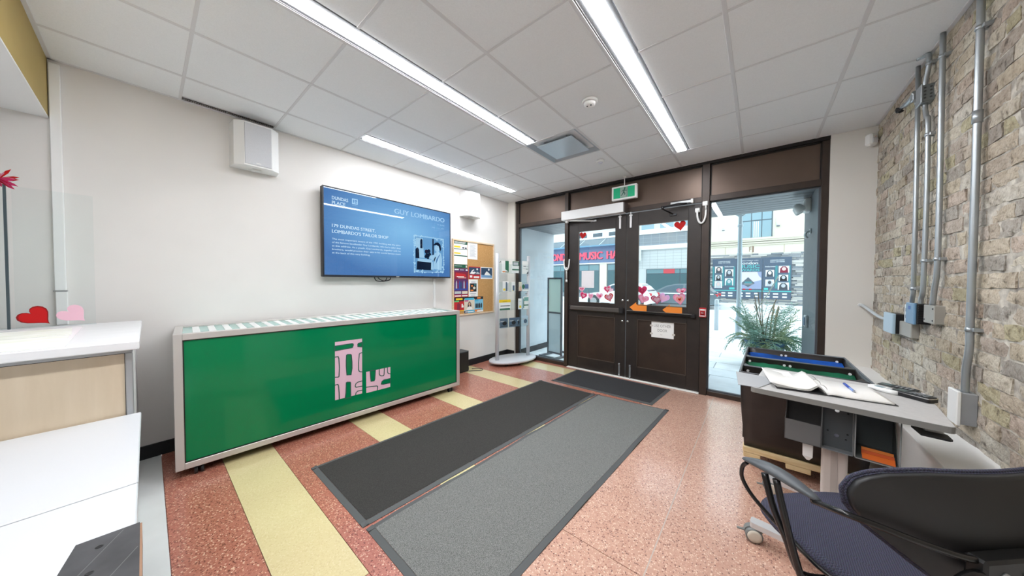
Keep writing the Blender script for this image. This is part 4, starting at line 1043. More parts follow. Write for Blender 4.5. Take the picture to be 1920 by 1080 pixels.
# ================================================================== reception counter and lower desks
t = thing('reception_counter', 'tall reception counter with white top and pale wood front', 'counter', (-2.95, -.8, 0))
MB().box(-3.52, -2.6, 1.058, -2.352, -.028, 1.1, .004).build('counter_top', grain(M('white_laminate', (226, 226, 227), .35), (223, 223, 224), (229, 229, 230), 20, stretch=(1, .1, 1)), t)
WOOD = grain(M('maple_laminate', (212, 194, 168), .45), (209, 191, 165), (216, 199, 174), 5, stretch=(6, 6, .7))
MB().box(-2.44, -2.56, .08, -2.425, -.075, 1.036).build('front_panel', WOOD, t)
f_ = MB(); f_.box(-2.445, -2.57, 1.037, -2.412, -.05, 1.058, .003); f_.box(-2.445, -.074, 0.01, -2.412, -.05, 1.037, .003); f_.build('metal_frame', M('frame_silver', (176, 178, 180), .35, .6), t)
g_ = MB(); g_.box(-2.4255, -2.56, 1.0335, -2.4225, -.076, 1.0372); g_.box(-2.4255, -.0762, .08, -2.4225, -.0735, 1.036); g_.build('reveal_line', MAT_BLACK, t)
MB().box(-3.48, -.085, 0.01, -2.445, -.055, 1.058).build('end_panel', MAT_WHITEMETAL, t)
MB().box(-3.48, -2.56, 0.01, -3.46, -.086, 1.058).build('rear_panel', MAT_WHITEMETAL, t)
def desk(x0, x1, label):
    t = thing('white_desk', label, 'desk', ((x0 + x1) / 2, -.9, 0), group='white desks by the reception counter')
    MB().box(x0, -1.9, .705, x1, -.028, .73, .003).build('desk_top', M('desk_white', (204, 206, 209), .3), t)
    for y in (-.10, -1.82):
        for x in (x0 + .12, x1 - .12):
            l_ = MB().box(x - .025, y - .025, .02, x + .025, y + .025, .705, .004).build('leg', M('leg_green_grey', (80, 92, 90), .4, .3), t)
            MB().box(x - .03, y - .05, 0.001, x + .03, y + .05, .022, .006).build('foot', MAT_BLACK, l_)
    MB().box(x0 + .1, -1.8, .63, x1 - .1, -.12, .70, .004).build('under_rail', M('leg_green_grey', (80, 92, 90), .4, .3), t)
desk(-2.41, -1.583, 'white desk top butted against the wood fronted counter')
desk(-1.574, -.80, 'white desk top carrying the black plate, beyond the thin seam')
f_ = MB(); f_.cyl((-2.30, -.012, .0), (-2.30, -.012, .18), .022, 12); f_.box(-2.34, -.03, 0.001, -2.24, .015, .02, .006)
# black plate lying on the desk edge
t = thing('black_plate', 'black plate with screw holes lying on the white desk edge', 'plate', (-1.0, -.07, .731))
p = MB(); p.prism([(-1.203, -.113), (-1.196, -.020), (-.72, -.018), (-.72, -.150), (-1.10, -.128)][::-1], .7315, .789, FR_Z); p.build('plate_body', grain(M('black_slab', (62, 62, 64), .5), (54, 54, 56), (74, 74, 77), 14, .15), t)
MB().prism([(-1.194, -.0205), (-1.194, -.0165), (-.72, -.0145), (-.72, -.0185)], .7315, .787, FR_Z).build('wood_edge', M('edge_brown', (150, 116, 92), .6), t)
for (x, y) in ((-1.155, -.078), (-1.065, -.085)):
    c = MB(); c.lathe([(.0062, 0), (.0062, .0008), (.0040, .0010), (.0036, .0004)], (x, y, .789), 12); c.build('screw_hole', MAT_BLACK, t)
s = MB()
for a, b2 in (((-1.02, -.125), (-1.19, -.045)), ((-.90, -.12), (-1.09, -.022))):
    a = Vector(a); b2 = Vector(b2); n_ = Vector((-(b2 - a).y, (b2 - a).x)).normalized() * .0009
    s.face([tuple(a - n_), tuple(b2 - n_), tuple(b2 + n_), tuple(a + n_)], .7893, FR_Z, M('scratch_grey', (104, 104, 104), .5))
s.build('scratches', None, t)
# papers on the counter
o = MB(); o.prism([(-3.33, -.262), (-2.36, -.234), (-2.37, -.9), (-3.30, -.9)], 1.1006, 1.1022, FR_Z); o = o.build('counter_sheet', M('clear_mat', (246, 246, 246), .25)); tag(o, 'clear protective sheet on the white counter top', 'desk pad')
def paper(pts, label, z, m):
    o = MB(); o.prism(pts, z, z + .0012, FR_Z); 
    o = o.build('printed_paper', m); tag(o, label, 'paper', 'papers on the reception counter')
PPM = grain(M('map_paper', (240, 240, 230), .6), (228, 230, 214), (248, 247, 242), 30, stretch=(1, .3, 1))
paper([(-3.25, -.295), (-2.86, -.262), (-2.87, -.80), (-3.22, -.80)], 'pale map paper on the counter, closer to the wall', 1.1026, PPM)
paper([(-2.84, -.266), (-2.38, -.245), (-2.40, -.80), (-2.84, -.80)], 'pale map paper on the counter front edge', 1.1026, PPM)
# sneeze guard
t = thing('sneeze_guard', 'clear acrylic sneeze guard standing on the reception counter', 'screen', (-3.45, -.4, 1.1))
MB().box(-3.453, -.505, 1.101, -3.447, -.222, 1.955).build('clear_panel', MAT_ACRYLIC, t)
MB().box(-3.453, -1.4, 1.101, -3.447, -.531, 1.955).build('clear_panel', MAT_ACRYLIC, t)
MB().box(-3.456, -.531, 1.101, -3.444, -.521, 1.96).build('edge_post', M('guard_edge', (70, 84, 90), .3), t)
MB().box(-3.47, -.55, 1.1005, -3.43, -.22, 1.106).build('foot_channel', MAT_ACRYLIC, t)
# bow
t = thing('ribbon_bow', 'red and pink foil star bow on top of the clear guard', 'bow', (-3.44, -.53, 1.98))
rd = random.Random(5)
for mname, cnt in (('red', 16), ('hot', 12), ('pink', 8)):
    q = MB()
    for k in range(cnt):
        d = Vector((rd.uniform(-1, 1), rd.uniform(-1, 1), rd.uniform(-.7, 1))).normalized(); c = Vector((-3.44, -.545, 1.985)); l_ = rd.uniform(.045, .085)
        sde = d.orthogonal().normalized() * .008
        q.add([c - sde, c + sde, c + d * l_ * .7 + sde * 1.3, c + d * l_, c + d * l_ * .7 - sde * 1.3], [(0, 1, 2, 3, 4)])
    q.build('foil_loops', PK[mname], t)
# felt hearts leaning on the guard
FS = left_wall(-3.446)
def counter_heart(u, v, w, h, rot, key, label):
    mb = MB(); mb.prism(heart(u, v, w, h, rot), .001, .006, FS, PK[key]); o = mb.build('paper_heart'); tag(o, label, 'paper heart')
RD2 = PK['red']
mb = MB(); mb.prism(heart(-.432, 1.165, .118, .125, .75), .001, .006, FS, M('felt_edge', (150, 16, 18), .8)); mb.face(heart(-.432, 1.165, .105, .112, .75), .0065, FS, M('felt_red', (200, 14, 18), .8))
o = mb.build('felt_heart'); tag(o, 'tilted red felt heart standing on the reception counter', 'heart')
mb = MB(); mb.prism(heart(-.302, 1.168, .112, .12, .75), .001, .006, FS, M('felt_pink', (244, 196, 212), .8))
o = mb.build('felt_heart'); tag(o, 'tilted pale pink felt heart standing on the reception counter', 'heart')

# ================================================================== conduits and boxes on the brick wall
def conduit(name, pts, r, label, straps, group='steel conduits on the brick wall'):
    t = thing('wall_conduit', label, 'conduit', tuple(pts[0]), group=group)
    MB().tube(pts, r, 12).build('pipe', MAT_STEEL, t)
    for (y, z) in straps:
        s = MB(); s.tube([(XR - .022, y, z - .010), (XR - .022, y, z + .010)], r + .003, 12); s.box(XR - .022, y - r - .014, z - .009, XR + .012, y - r + .004, z + .009, .002); s.box(XR - .022, y + r - .004, z - .009, XR + .012, y + r + .014, z + .009, .002)
        s.build('strap', MAT_STEEL, t)
    return t
cx = XR - .022
conduit('c', [(cx, 3.325, 1.245), (cx, 3.30, 1.33), (cx, 3.305, 1.8), (cx, 3.325, 2.40), (cx, 3.345, 2.866)], .0115, 'steel conduit farthest along the brick wall, ending at a small white switch box', [(3.298, 1.36), (3.335, 2.62)])
conduit('c', smooth_path([(cx, 3.172, 1.262), (cx, 3.166, 1.30), (cx, 3.143, 1.40), (cx, 3.140, 1.94), (cx, 3.155, 2.40), (cx, 3.185, 2.46), (cx, 3.208, 2.52), (cx, 3.212, 2.565)], 4), .0115, 'steel conduit with bends between the black control box and the steel junction box', [(3.142, 1.54), (3.150, 2.335)])
conduit('c', smooth_path([(cx, 3.002, 1.262), (cx, 2.985, 1.36), (cx, 2.960, 1.46), (cx, 2.958, 1.73), (cx, 2.972, 2.25), (cx, 2.990, 2.866)], 4), .0120, 'steel conduit rising straight from the grey cover plate to the ceiling', [(2.960, 1.54), (2.988, 2.73)])
t = conduit('c', smooth_path([(cx, 2.603, .850), (cx, 2.602, .90), (cx, 2.598, .98), (cx, 2.578, 1.08), (cx, 2.580, 1.21), (cx, 2.582, 1.8), (cx, 2.592, 2.866)], 4), .0130, 'thick steel conduit closest to the chair, ending at the white low socket box', [(2.577, 1.17), (2.590, 2.64)])
MB().tube([(cx, 2.585, 2.18), (cx, 2.585, 2.24)], .0165, 12).build('coupling', MAT_STEEL, t)
conduit('c', smooth_path([(cx, 3.222, 2.66), (cx, 3.216, 2.70), (cx, 3.178, 2.77), (cx, 3.172, 2.83), (cx, 3.185, 2.852), (cx - .01, 3.215, 2.864), (cx - .03, 3.24, 2.867)], 4), .0115, 'short bent steel conduit above the junction box entering the ceiling', [(3.174, 2.79)])
t = thing('junction_box', 'square galvanised junction box high on the brick wall', 'electrical box', (.80, 3.21, 2.61))
MB().box(.786, 3.172, 2.558, .838, 3.248, 2.664, .003).build('box_body', M('box_steel', (128, 134, 136), .42, .6), t)
MB().box(.779, 3.166, 2.552, .7865, 3.254, 2.670, .002).build('cover_plate', MAT_STEEL, t)
for z in (2.58, 2.60, 2.622, 2.644):
    for x in (.796, .82): MB().cyl((x, 3.1705, z), (x, 3.1735, z), .0055, 10).build('knockout', MAT_DARK, t)
t = thing('conduit_fitting', 'small steel elbow fitting with black wires beside the junction box', 'fitting', (.80, 3.36, 2.64))
MB().tube(smooth_path([(.79, 3.30, 2.68), (.785, 3.34, 2.66), (.78, 3.40, 2.655), (.775, 3.46, 2.66)], 4), .017, 10).build('elbow', MAT_STEEL, t)
MB().box(.775, 3.29, 2.625, .82, 3.335, 2.67, .005).build('elbow_cover', MAT_STEEL, t)
for k in range(5): MB().tube(smooth_path([(.775, 3.44, 2.65 + k * .006), (.75 + k * .006, 3.47, 2.63 + k * .012), (.755, 3.50 - k * .01, 2.675 - k * .012), (.775, 3.46, 2.63)], 4), .005, 6).build('wire', MAT_BLACK, t)
# boxes at desk height
t = thing('data_box', 'pale blue faced wall box with black side and a flexible cable', 'electrical box', (.79, 3.6, 1.09))
MB().box(.784, 3.516, 1.022, .838, 3.715, 1.166, .004).build('box_body', MAT_BLACK, t)
MB().box(.768, 3.512, 1.018, .786, 3.72, 1.17, .004).build('face_plate', M('blue_plate', (176, 200, 214), .35), t)
MB().tube(smooth_path([(.755, 4.352, 1.185), (.757, 4.25, 1.182), (.765, 4.05, 1.15), (.78, 3.88, 1.115), (.795, 3.70, 1.105)], 6), .012, 10).build('flexible_cable', M('flex_grey', (198, 204, 208), .35, .3), t)
MB().cyl((.755, 4.335, 1.185), (.755, 4.362, 1.185), .018, 12).build('cable_bushing', MAT_WHITEPL, t)
t = thing('mounting_plate', 'bare grey mounting plate between the data box and brick wall', 'electrical box', (.82, 3.40, 1.07))
MB().box(.800, 3.285, 1.022, .838, 3.505, 1.122, .004).build('plate', M('bare_plate', (168, 164, 156), .5, .2), t)
t = thing('switch_box', 'small white switch box under the farthest conduit', 'electrical box', (.80, 3.33, 1.19))
MB().box(.800, 3.285, 1.130, .838, 3.375, 1.245, .003).build('box_body', MAT_GREYMETAL, t)
MB().box(.792, 3.28, 1.126, .801, 3.38, 1.249, .002).build('face_plate', M('plate_white', (220, 224, 226), .35), t)
for z in (1.155, 1.20): MB().box(.789, 3.31, z, .7925, 3.35, z + .024, .001).build('socket_face', MAT_DARK, t)
t = thing('control_box', 'black ribbed control box with pale blue front', 'electrical box', (.80, 3.2, 1.2))
MB().box(.782, 3.122, 1.135, .838, 3.26, 1.265, .004).build('box_body', MAT_BLACK, t)
MB().box(.770, 3.128, 1.13, .784, 3.265, 1.268, .004).build('front_face', M('control_blue', (112, 148, 180), .3), t)
for k in range(8): MB().box(.786, 3.116, 1.142 + k * .015, .832, 3.123, 1.150 + k * .015).build('heat_fin', MAT_BLACK, t)
q = MB(); q.slab(-3.22, 1.225, -3.185, 1.248, 0, .001, Frame((.770, 0, 0), (0, -1, 0), (0, 0, 1)), M('control_label', (60, 96, 170), .4)); q.build('front_label', None, t)
t = thing('cover_plate', 'square grey steel cover plate under the straight conduit', 'electrical box', (.81, 3.0, 1.2))
MB().box(.795, 2.93, 1.155, .838, 3.075, 1.265, .003).build('plate', M('bare_plate', (168, 164, 156), .5, .2), t)
for (y, z) in ((2.945, 1.175), (2.945, 1.245), (3.06, 1.175)): MB().cyl((.792, y, z), (.796, y, z), .005, 8).build('screw', MAT_DARK, t)
t = thing('socket_box', 'white fronted grey socket box low on the brick wall', 'electrical box', (.80, 2.62, .77))
MB().box(.787, 2.572, .692, .838, 2.662, .851, .003).build('box_body', M('socket_grey', (150, 152, 154), .5), t)
MB().box(.775, 2.568, .686, .789, 2.666, .857, .003).build('face_plate', MAT_WHITEPL, t)

# ---- low white ledge along the brick wall
t = thing('wall_ledge', 'low white boxed ledge running along the brick wall base', 'ledge', (.73, 2.6, 0))
MB().box(.655, .6, 0.002, XR + .01, 4.355, .572, .002).build('ledge_box', M('ledge_white', (236, 235, 232), .5), t)
MB().box(.637, .6, .572, XR + .012, 4.358, .592, .003).build('ledge_top', M('ledge_white', (236, 235, 232), .5), t)
# ================================================================== sorting cart
t = thing('sorting_cart', 'black vinyl sorting cart with blue and green lined bins on a wood dolly', 'cart', (.24, 3.2, 0))
VIN = grain(M('black_vinyl_cloth', (40, 36, 34), .38), (34, 30, 28), (48, 43, 41), 7, .2, dist=.004)
HEM = M('grey_hem', (112, 116, 120), .5)
top = [(-.095, 2.66), (.565, 2.66), (.565, 3.715), (-.075, 3.715)]; bot = [(-.068, 2.90), (.552, 2.90), (.552, 3.70), (-.06, 3.70)]
def wallq(a, b_, bulge, name):
    """one cloth side, sagging slightly outwards"""
    A0, A1, B0, B1 = Vector((*bot[a], .15)), Vector((*bot[b_], .15)), Vector((*top[a], .762)), Vector((*top[b_], .762))
    cen = Vector((.24, 3.2, .45)); nx, nz = 10, 7; vs = []
    for sgn in (0, 1):
        for i in range(nx + 1):
            for k in range(nz + 1):
                u, v = i / nx, k / nz
                p = (A0 * (1 - u) + A1 * u) * (1 - v) + (B0 * (1 - u) + B1 * u) * v
                e = (A1 - A0).normalized(); n_ = Vector((e.y, -e.x, 0))
                p = p + n_ * (bulge * math.sin(math.pi * u) ** .5 * math.sin(math.pi * min(1, v * 1.02)) if 0 < u < 1 else 0) - n_ * (.008 * sgn)
                vs.append(tuple(p))
    m_ = (nx + 1) * (nz + 1)
    f = []
    for sgn in (0, 1):
        for i in range(nx):
            for k in range(nz):
                q = (i * (nz + 1) + k, (i + 1) * (nz + 1) + k, (i + 1) * (nz + 1) + k + 1, i * (nz + 1) + k + 1)
                f.append(tuple(x + sgn * m_ for x in q))
    rim = [i * (nz + 1) for i in range(nx + 1)] + [nx * (nz + 1) + k for k in range(1, nz + 1)] + [i * (nz + 1) + nz for i in range(nx - 1, -1, -1)] + [k for k in range(nz - 1, 0, -1)]
    f += [(rim[i], rim[(i + 1) % len(rim)], m_ + rim[(i + 1) % len(rim)], m_ + rim[i]) for i in range(len(rim))]
    MB().add(vs, f, None, True).build(name, VIN, t)
wallq(0, 1, .018, 'front_side'); wallq(1, 2, .012, 'end_side'); wallq(2, 3, .012, 'rear_side'); wallq(3, 0, .02, 'end_side')
MB().box(-.06, 2.91, .145, .545, 3.69, .152).build('bag_floor', VIN, t)
for y in (2.925, 3.30): MB().box(-.080, y - .005, .2, .555, y + .005, .752).build('divider', VIN, t)
h_ = MB(); h_.tube([(*p, .764) for p in top], .0065, 8, closed=True); h_.build('rim_hem', HEM, t)
for y in (2.925, 3.30): MB().tube([(-.085, y, .757), (.560, y, .757)], .006, 8).build('divider_hem', HEM, t)
def liner(y0, y1, mname, rgb, z, bow):
    m = grain(M(mname, rgb, .55), tuple(int(c * .75) for c in rgb), tuple(min(255, int(c * 1.2)) for c in rgb), 6)
    vs = []; nx, ny = 16, 6; rd = random.Random(int(y0 * 100))
    for i in range(nx + 1):
        for j in range(ny + 1):
            u, v = i / nx, j / ny
            vs.append((-.074 + u * .625, y0 + (y1 - y0) * v, z + .030 * (abs(v - .5) * 2) ** 2 + bow * math.sin(u * 9 + j) * .4 + rd.uniform(-.004, .004)))
    MB().add(vs, [(i * (ny + 1) + j, (i + 1) * (ny + 1) + j, (i + 1) * (ny + 1) + j + 1, i * (ny + 1) + j + 1) for i in range(nx) for j in range(ny)], None, True).build('bin_liner', m, t)
liner(3.31, 3.705, 'blue_liner', (20, 82, 170), .690, .010)
liner(2.935, 3.292, 'green_liner', (16, 96, 66), .684, .010)
rv = [(.17, 3.702, .728), (.20, 3.702, .728), (.52, 3.702, .728), (.17, 3.291, .722), (.205, 3.291, .722), (-.05, 3.291, .722), (.53, 3.291, .722), (-.055, 2.916, .722), (.535, 2.916, .722)]
for (x, y, z) in rv: MB().cyl((x, y - .005, z), (x, y + .002, z), .009, 10).build('rivet', MAT_WHITEMETAL, t)
for sy in (2.95, 3.33):
    g_ = MB(); g_.prism([(.552, sy), (.552, sy + .10), (.49, sy)], .70, .752, FR_Z); g_.build('corner_gusset', VIN, t)
    g_ = MB(); g_.prism([(-.078, sy), (-.078, sy + .09), (-.03, sy)], .69, .752, FR_Z); g_.build('corner_gusset', VIN, t)
PINE = grain(M('pine_dolly', (226, 200, 150), .6), (214, 184, 130), (236, 214, 170), 9, stretch=(.6, 6, 6))
for y in (2.89, 3.64):
    MB().box(-.075, y, .102, .56, y + .075, .146, .004).build('dolly_plank', PINE, t)
    for x0, x1 in ((-.072, .03), (.17, .30), (.46, .558)): MB().box(x0, y + .004, .064, x1, y + .07, .102, .003).build('dolly_block', PINE, t)
for x in (-.02, .50):
    MB().box(x - .04, 2.966, .105, x + .04, 3.639, .144, .004).build('dolly_plank', PINE, t)
    for y in (2.98, 3.6):
        c = MB().box(x - .02, y - .02, .04, x + .02, y + .02, .104, .003).build('castor', MAT_STEEL, t)
        MB().cyl((x - .011, y, .027), (x + .011, y, .027), .0265, 16).build('wheel', MAT_BLACK, c)

# ================================================================== sit-stand desk
dr = math.atan2(1.939 - 2.011, .574 + .037)
t = thing('standing_desk', 'small grey sit stand desk with black storage trays under the top', 'desk', (.284, 2.0, 0), rz=dr)
PINV[t.name] = None
GT = grain(M('desk_grey', (188, 186, 184), .45), (184, 182, 180), (193, 191, 189), 40)
TD = Matrix.Translation((.284, 2.0, 0)) @ Matrix.Rotation(dr, 4, 'Z')
# local x along the front edge, local y towards the doors
w2, dp = .308, .523
tp = MB(); out = rrect(-w2, -.025, w2, dp - .02, .02)
tp.prism(out, .826, .85, FR_Z, GT); o = tp.build('desk_top', GT, t)
eb = MB(); 
ed = rrect(-w2 - .0015, -.0265, w2 + .0015, dp - .0185, .02)
eb.prism(ed, .824, .8485, FR_Z); eb.build('edge_band', M('desk_edge', (138, 136, 132), .5), t)
TRY = M('tray_grey', (88, 92, 94), .5)
def sheet(name, pts, par=t, m=TRY):
    return MB().add(*pts).build(name, m, par)
# left pocket
def pocket(name, x0, x1, z0, z1, y0, y1, front_h, m=TRY):
    q = MB()
    q.box(x0, y0, z0, x1, y0 + .003, z0 + front_h); q.box(x0, y1 - .003, z0, x1, y1, z1); q.box(x0, y0, z0, x1, y1, z0 + .003)
    for x in (x0, x1 - .003):
        q.add([(x, y0, z0), (x, y1, z0), (x, y1, z1), (x, y0 + (y1 - y0) * .15, z0 + front_h + .005), (x, y0, z0 + front_h)] + [(x + .003, y0, z0), (x + .003, y1, z0), (x + .003, y1, z1), (x + .003, y0 + (y1 - y0) * .15, z0 + front_h + .005), (x + .003, y0, z0 + front_h)],
              [(0, 1, 2, 3, 4), (9, 8, 7, 6, 5)] + [(i, (i + 1) % 5, 5 + (i + 1) % 5, 5 + i) for i in range(5)])
    return q.build(name, m, t)
pocket('storage_pocket', -.178, -.046, .597, .822, .06, .22, .105, M('tray_front', (112, 112, 112), .5))
MB().box(-.046, .10, .598, .058, .104, .815).build('mount_plate', TRY, t)
q = MB(); q.box(-.044, .06, .598, .056, .10, .602); q.box(-.046, .065, .6, -.043, .104, .82); q.box(.055, .065, .6, .058, .104, .82); q.build('plate_flange', M('tray_edge', (120, 122, 124), .4), t)
for z in (.785, .665): MB().cyl((.005, .096, z), (.005, .101, z), .008, 10).build('bolt', MAT_CHROME, t)
k_ = MB()
for (x, z) in ((-.025, .68), (.04, .68), (.04, .78), (.035, .655)): k_.cyl((x, .097, z), (x, .1005, z), .004, 8)
k_.build('bolt_holes', MAT_BLACK, t)
MB().box(-.04, .09, .806, .05, .10, .824, .002).build('sponge_strip', M('old_foam', (200, 186, 140), .9), t)
pocket('storage_pocket', .060, .190, .598, .822, .055, .25, .004, M('tray_dark', (104, 110, 110), .5))
q = MB(); q.tube([(.0615, .055, .80), (.0615, .055, .606), (.066, .055, .600), (.186, .055, .600), (.1895, .055, .606), (.1895, .055, .81)], .0025, 6); q.build('tray_lip', M('tray_edge2', (150, 152, 152), .35), t)
# column and foot
ALU = M('pale_aluminium', (206, 198, 192), .4, .2)
c = MB(); c.prism(rrect(-.045, .115, .045, .175, .012), .125, .66, FR_Z); c.build('column', ALU, t)
c = MB(); c.box(-.012, .1125, .13, .012, .1155, .65); c.build('column_groove', M('groove', (182, 174, 168), .45, .2), t)
c = MB(); c.prism(rrect(-.040, .12, .040, .17, .010), .65, .826, FR_Z); c.build('inner_column', TRY, t)
BSV = M('base_silver', (214, 214, 214), .35, .3)
def desk_castor(x, y, sw):
    c = Vector((x, y, 0)); ax = Vector((math.cos(sw + math.pi / 2), math.sin(sw + math.pi / 2), 0)); f_ = Vector((math.cos(sw), math.sin(sw), 0))
    wc = c + f_ * .014 + Vector((0, 0, .039))
    hd = MB(); hd.add([wc + f_ * .043 * math.cos(q) + Vector((0, 0, .043 * math.sin(q))) + ax * s_ for s_ in (-.009, .009) for q in [math.radians(20 + 140 * i / 10) for i in range(11)]] + [wc + ax * s_ for s_ in (-.009, .009)],
           [(i, i + 1, 12 + i, 11 + i) for i in range(10)] + [tuple(range(11)) + (22,), tuple(range(11, 22))[::-1] + (23,)])
    hd.cyl(c + Vector((0, 0, .06)), c + Vector((0, 0, .082)), .012, 10)
    cs = hd.build('castor', M('castor_grey', (126, 128, 126), .4), t)
    for s_ in (-1, 1):
        T = Matrix.Translation(wc + ax * s_ * .019) @ Matrix(((f_.x, 0, ax.x * s_, 0), (f_.y, 0, ax.y * s_, 0), (0, 1, 0, 0), (0, 0, 0, 1)))
        MB().lathe([(.037, -.011), (.0385, -.004), (.0385, .006), (.033, .010)], n=24, T=T).build('tyre', M('castor_grey', (126, 128, 126), .4), cs)
        MB().lathe([(.0325, .007), (.031, .0135), (.02, .0150), (.004, .0152)], n=24, T=T).build('wheel_disc', M('castor_cream', (216, 208, 192), .4), cs)
    MB().box(-.012, -.006, -.003, .026, .006, .003, T=Matrix.Translation(wc + f_ * .046 + Vector((0, 0, .006))) @ Matrix.Rotation(sw, 4, 'Z')).build('brake_tab', M('castor_grey', (126, 128, 126), .4), cs)
LI = TD.inverted()
FLc = LI @ Vector((.012, 2.075, 0)); RLc = LI @ Vector((.093, 2.62, 0))
for (cc, nm) in ((FLc, 'front'), (RLc, 'rear')):
    xe = -cc.x
    MB().prism(rrect(-.305, cc.y - .028, .305, cc.y + .028, .012), .078, .106, FR_Z).build('base_bar', BSV, t)
    for x in (cc.x if nm == 'front' else -.26, .27): desk_castor(x, cc.y, math.radians(200) if x < 0 else math.radians(250))
MB().prism(rrect(-.035, FLc.y + .029, .035, RLc.y - .029, .008), .080, .104, FR_Z).build('base_beam', BSV, t)
MB().box(-.06, .10, .104, .06, .19, .125, .004).build('column_foot', BSV, t)
# height lever
lv = MB(); lv.prism([(.222, .12), (.236, .03), (.305, .028), (.312, .036), (.308, .09)], .776, .784, FR_Z); lv.build('height_paddle', M('paddle_dark', (52, 53, 54), .5), t)
lb = MB(); lb.box(.25, .08, .784, .30, .12, .825, .003); lb.build('paddle_mount', MAT_WHITEPL, t)
s = MB(); text(s, 'UP', .262, .060, .012, .006, .0002, Frame((0, 0, .784), (1, 0, 0), (0, 1, 0)), MAT_DARK); s = None
FDK = Frame(TD @ Vector((0, 0, .85)), TD.to_3x3() @ Vector((1, 0, 0)), TD.to_3x3() @ Vector((0, 1, 0)))
# orange folder in the tray
o = MB()
for k, (dy, c_) in enumerate(((.0, (226, 104, 20)), (.022, (214, 84, 12)), (.044, (236, 128, 30)))):
    p0 = TD @ Vector((.085, .070 + dy, .6015)); p1 = TD @ Vector((.180, .070 + dy, .6015)); up = Vector((0, 0, .018 + .006 * k)); bk_ = TD.to_3x3() @ Vector((0, .018, 0))
    o.add([p0, p1, p1 + up + bk_, p0 + up + bk_, p0 + bk_ * .15, p1 + bk_ * .15, p1 + up + bk_ * 1.15, p0 + up + bk_ * 1.15], [(0, 1, 2, 3), (7, 6, 5, 4), (0, 4, 5, 1), (2, 6, 7, 3), (1, 5, 6, 2), (0, 3, 7, 4)], M('orange_card_%d' % k, c_, .5))
o = o.build('orange_folder'); tag(o, 'orange folder lying in the dark tray under the desk', 'folder')
# white cup-like cap hanging under the first pocket
t2 = thing('white_dispenser', 'white tapered plastic cap below the grey desk pocket', 'cap', tuple(TD @ Vector((-.095, .14, .56))))
c = MB(); T = TD @ Matrix.Translation((-.092, .10, 0))
c.add([T @ Vector(p) for p in [(-.019, -.014, .5975), (.019, -.014, .5975), (.019, .014, .5975), (-.019, .014, .5975), (-.018, -.013, .525), (.018, -.013, .525), (.018, .013, .525), (-.018, .013, .525), (-.004, -.006, .505), (.006, -.006, .505), (.006, .006, .505), (-.004, .006, .505)]],
      [(0, 1, 2, 3), (0, 4, 5, 1), (1, 5, 6, 2), (2, 6, 7, 3), (3, 7, 4, 0), (4, 8, 9, 5), (5, 9, 10, 6), (6, 10, 11, 7), (7, 11, 8, 4), (11, 10, 9, 8)])
c.build('cap_body', MAT_WHITEPL, t2)
# grey ribbed folder jutting out
o = MB(); rb = 14
P00, P10, P11, P01 = Vector((-.040, 2.015, .8525)), Vector((-.003, 2.262, .8525)), Vector((-.100, 2.290, .852)), Vector((-.078, 2.03, .846))
vs = []
for i in range(rb * 2 + 1):
    u = i / (rb * 2); z = .0022 if i % 2 else 0
    a = P00 * (1 - u) + (P10 + Vector((.06, 0, 0))) * u; b2 = P01 * (1 - u) + P11 * u
    vs += [tuple(a + Vector((.05, 0, z))), tuple(b2 + Vector((0, 0, z))), tuple(b2 + Vector((0, 0, -.003))), tuple(a + Vector((.05, 0, -.0015)))]
n_ = rb * 2 + 1
f = [(i * 4 + k, (i + 1) * 4 + k, (i + 1) * 4 + (k + 1) % 4, i * 4 + (k + 1) % 4) for i in range(n_ - 1) for k in range(4)] + [(0, 1, 2, 3), ((n_ - 1) * 4 + 3, (n_ - 1) * 4 + 2, (n_ - 1) * 4 + 1, (n_ - 1) * 4)]
o.add(vs, f); o = o.build('ribbed_folder', M('ribbed_grey', (164, 166, 168), .4)); tag(o, 'grey ribbed plastic folder jutting past the desk edge', 'folder')
# open notebook: local frame with spine
nr = math.atan2(2.12 - 2.074, .476 - .088)
t = thing('open_notebook', 'open notebook with a curled stack of white pages on the grey desk', 'notebook', (.262, 2.094, .851), rz=nr)
PINV[t.name] = None
def pagestack(x_of, z_of, y0, y1, th, name, mat, n=14):
    vs = []
    for i in range(n + 1):
        u = i / n
        for (y, dz) in ((y0, 0), (y1, 0), (y1, th * (1 - .4 * u)), (y0, th * (1 - .4 * u))):
            vs.append((x_of(u), y, z_of(u, y) + dz))
    f = [(i * 4 + k, (i + 1) * 4 + k, (i + 1) * 4 + (k + 1) % 4, i * 4 + (k + 1) % 4) for i in range(n) for k in range(4)] + [(0, 1, 2, 3), (n * 4 + 3, n * 4 + 2, n * 4 + 1, n * 4)]
    return MB().add(vs, f, None, True).build(name, mat, t)
MB().box(-.185, -.012, .0005, .225, .282, .003).build('cover', M('notebook_cover', (58, 58, 60), .5), t)
PGE = M('page_white', (240, 238, 234), .6)
hump = lambda u: .028 * math.exp(-((u - .13) / .11) ** 2) + .004
for k in range(6):
    pagestack(lambda u, k=k: -.004 - u * (.178 + .006 * k), lambda u, y, k=k: .003 + (hump(u) if u > .02 else .003) + k * .0016 + .03 * max(0, u - .55) * (k / 5) * (1 + 2 * y), -.004 - .0025 * (k % 3), .276, .0013, 'page', PGE)
MB().box(-.19, .22, .016, -.08, .33, .0168).build('loose_sheet', PGE, t)
for k in range(3):
    pagestack(lambda u, k=k: .004 + u * (.212 + .002 * k), lambda u, y, k=k: .0032 + k * .0018 + .004 * math.sin(math.pi * min(1, u * 4)) * (u < .25), -.006 + .002 * k, .276 - .002 * k, .0014, 'page', PGE)
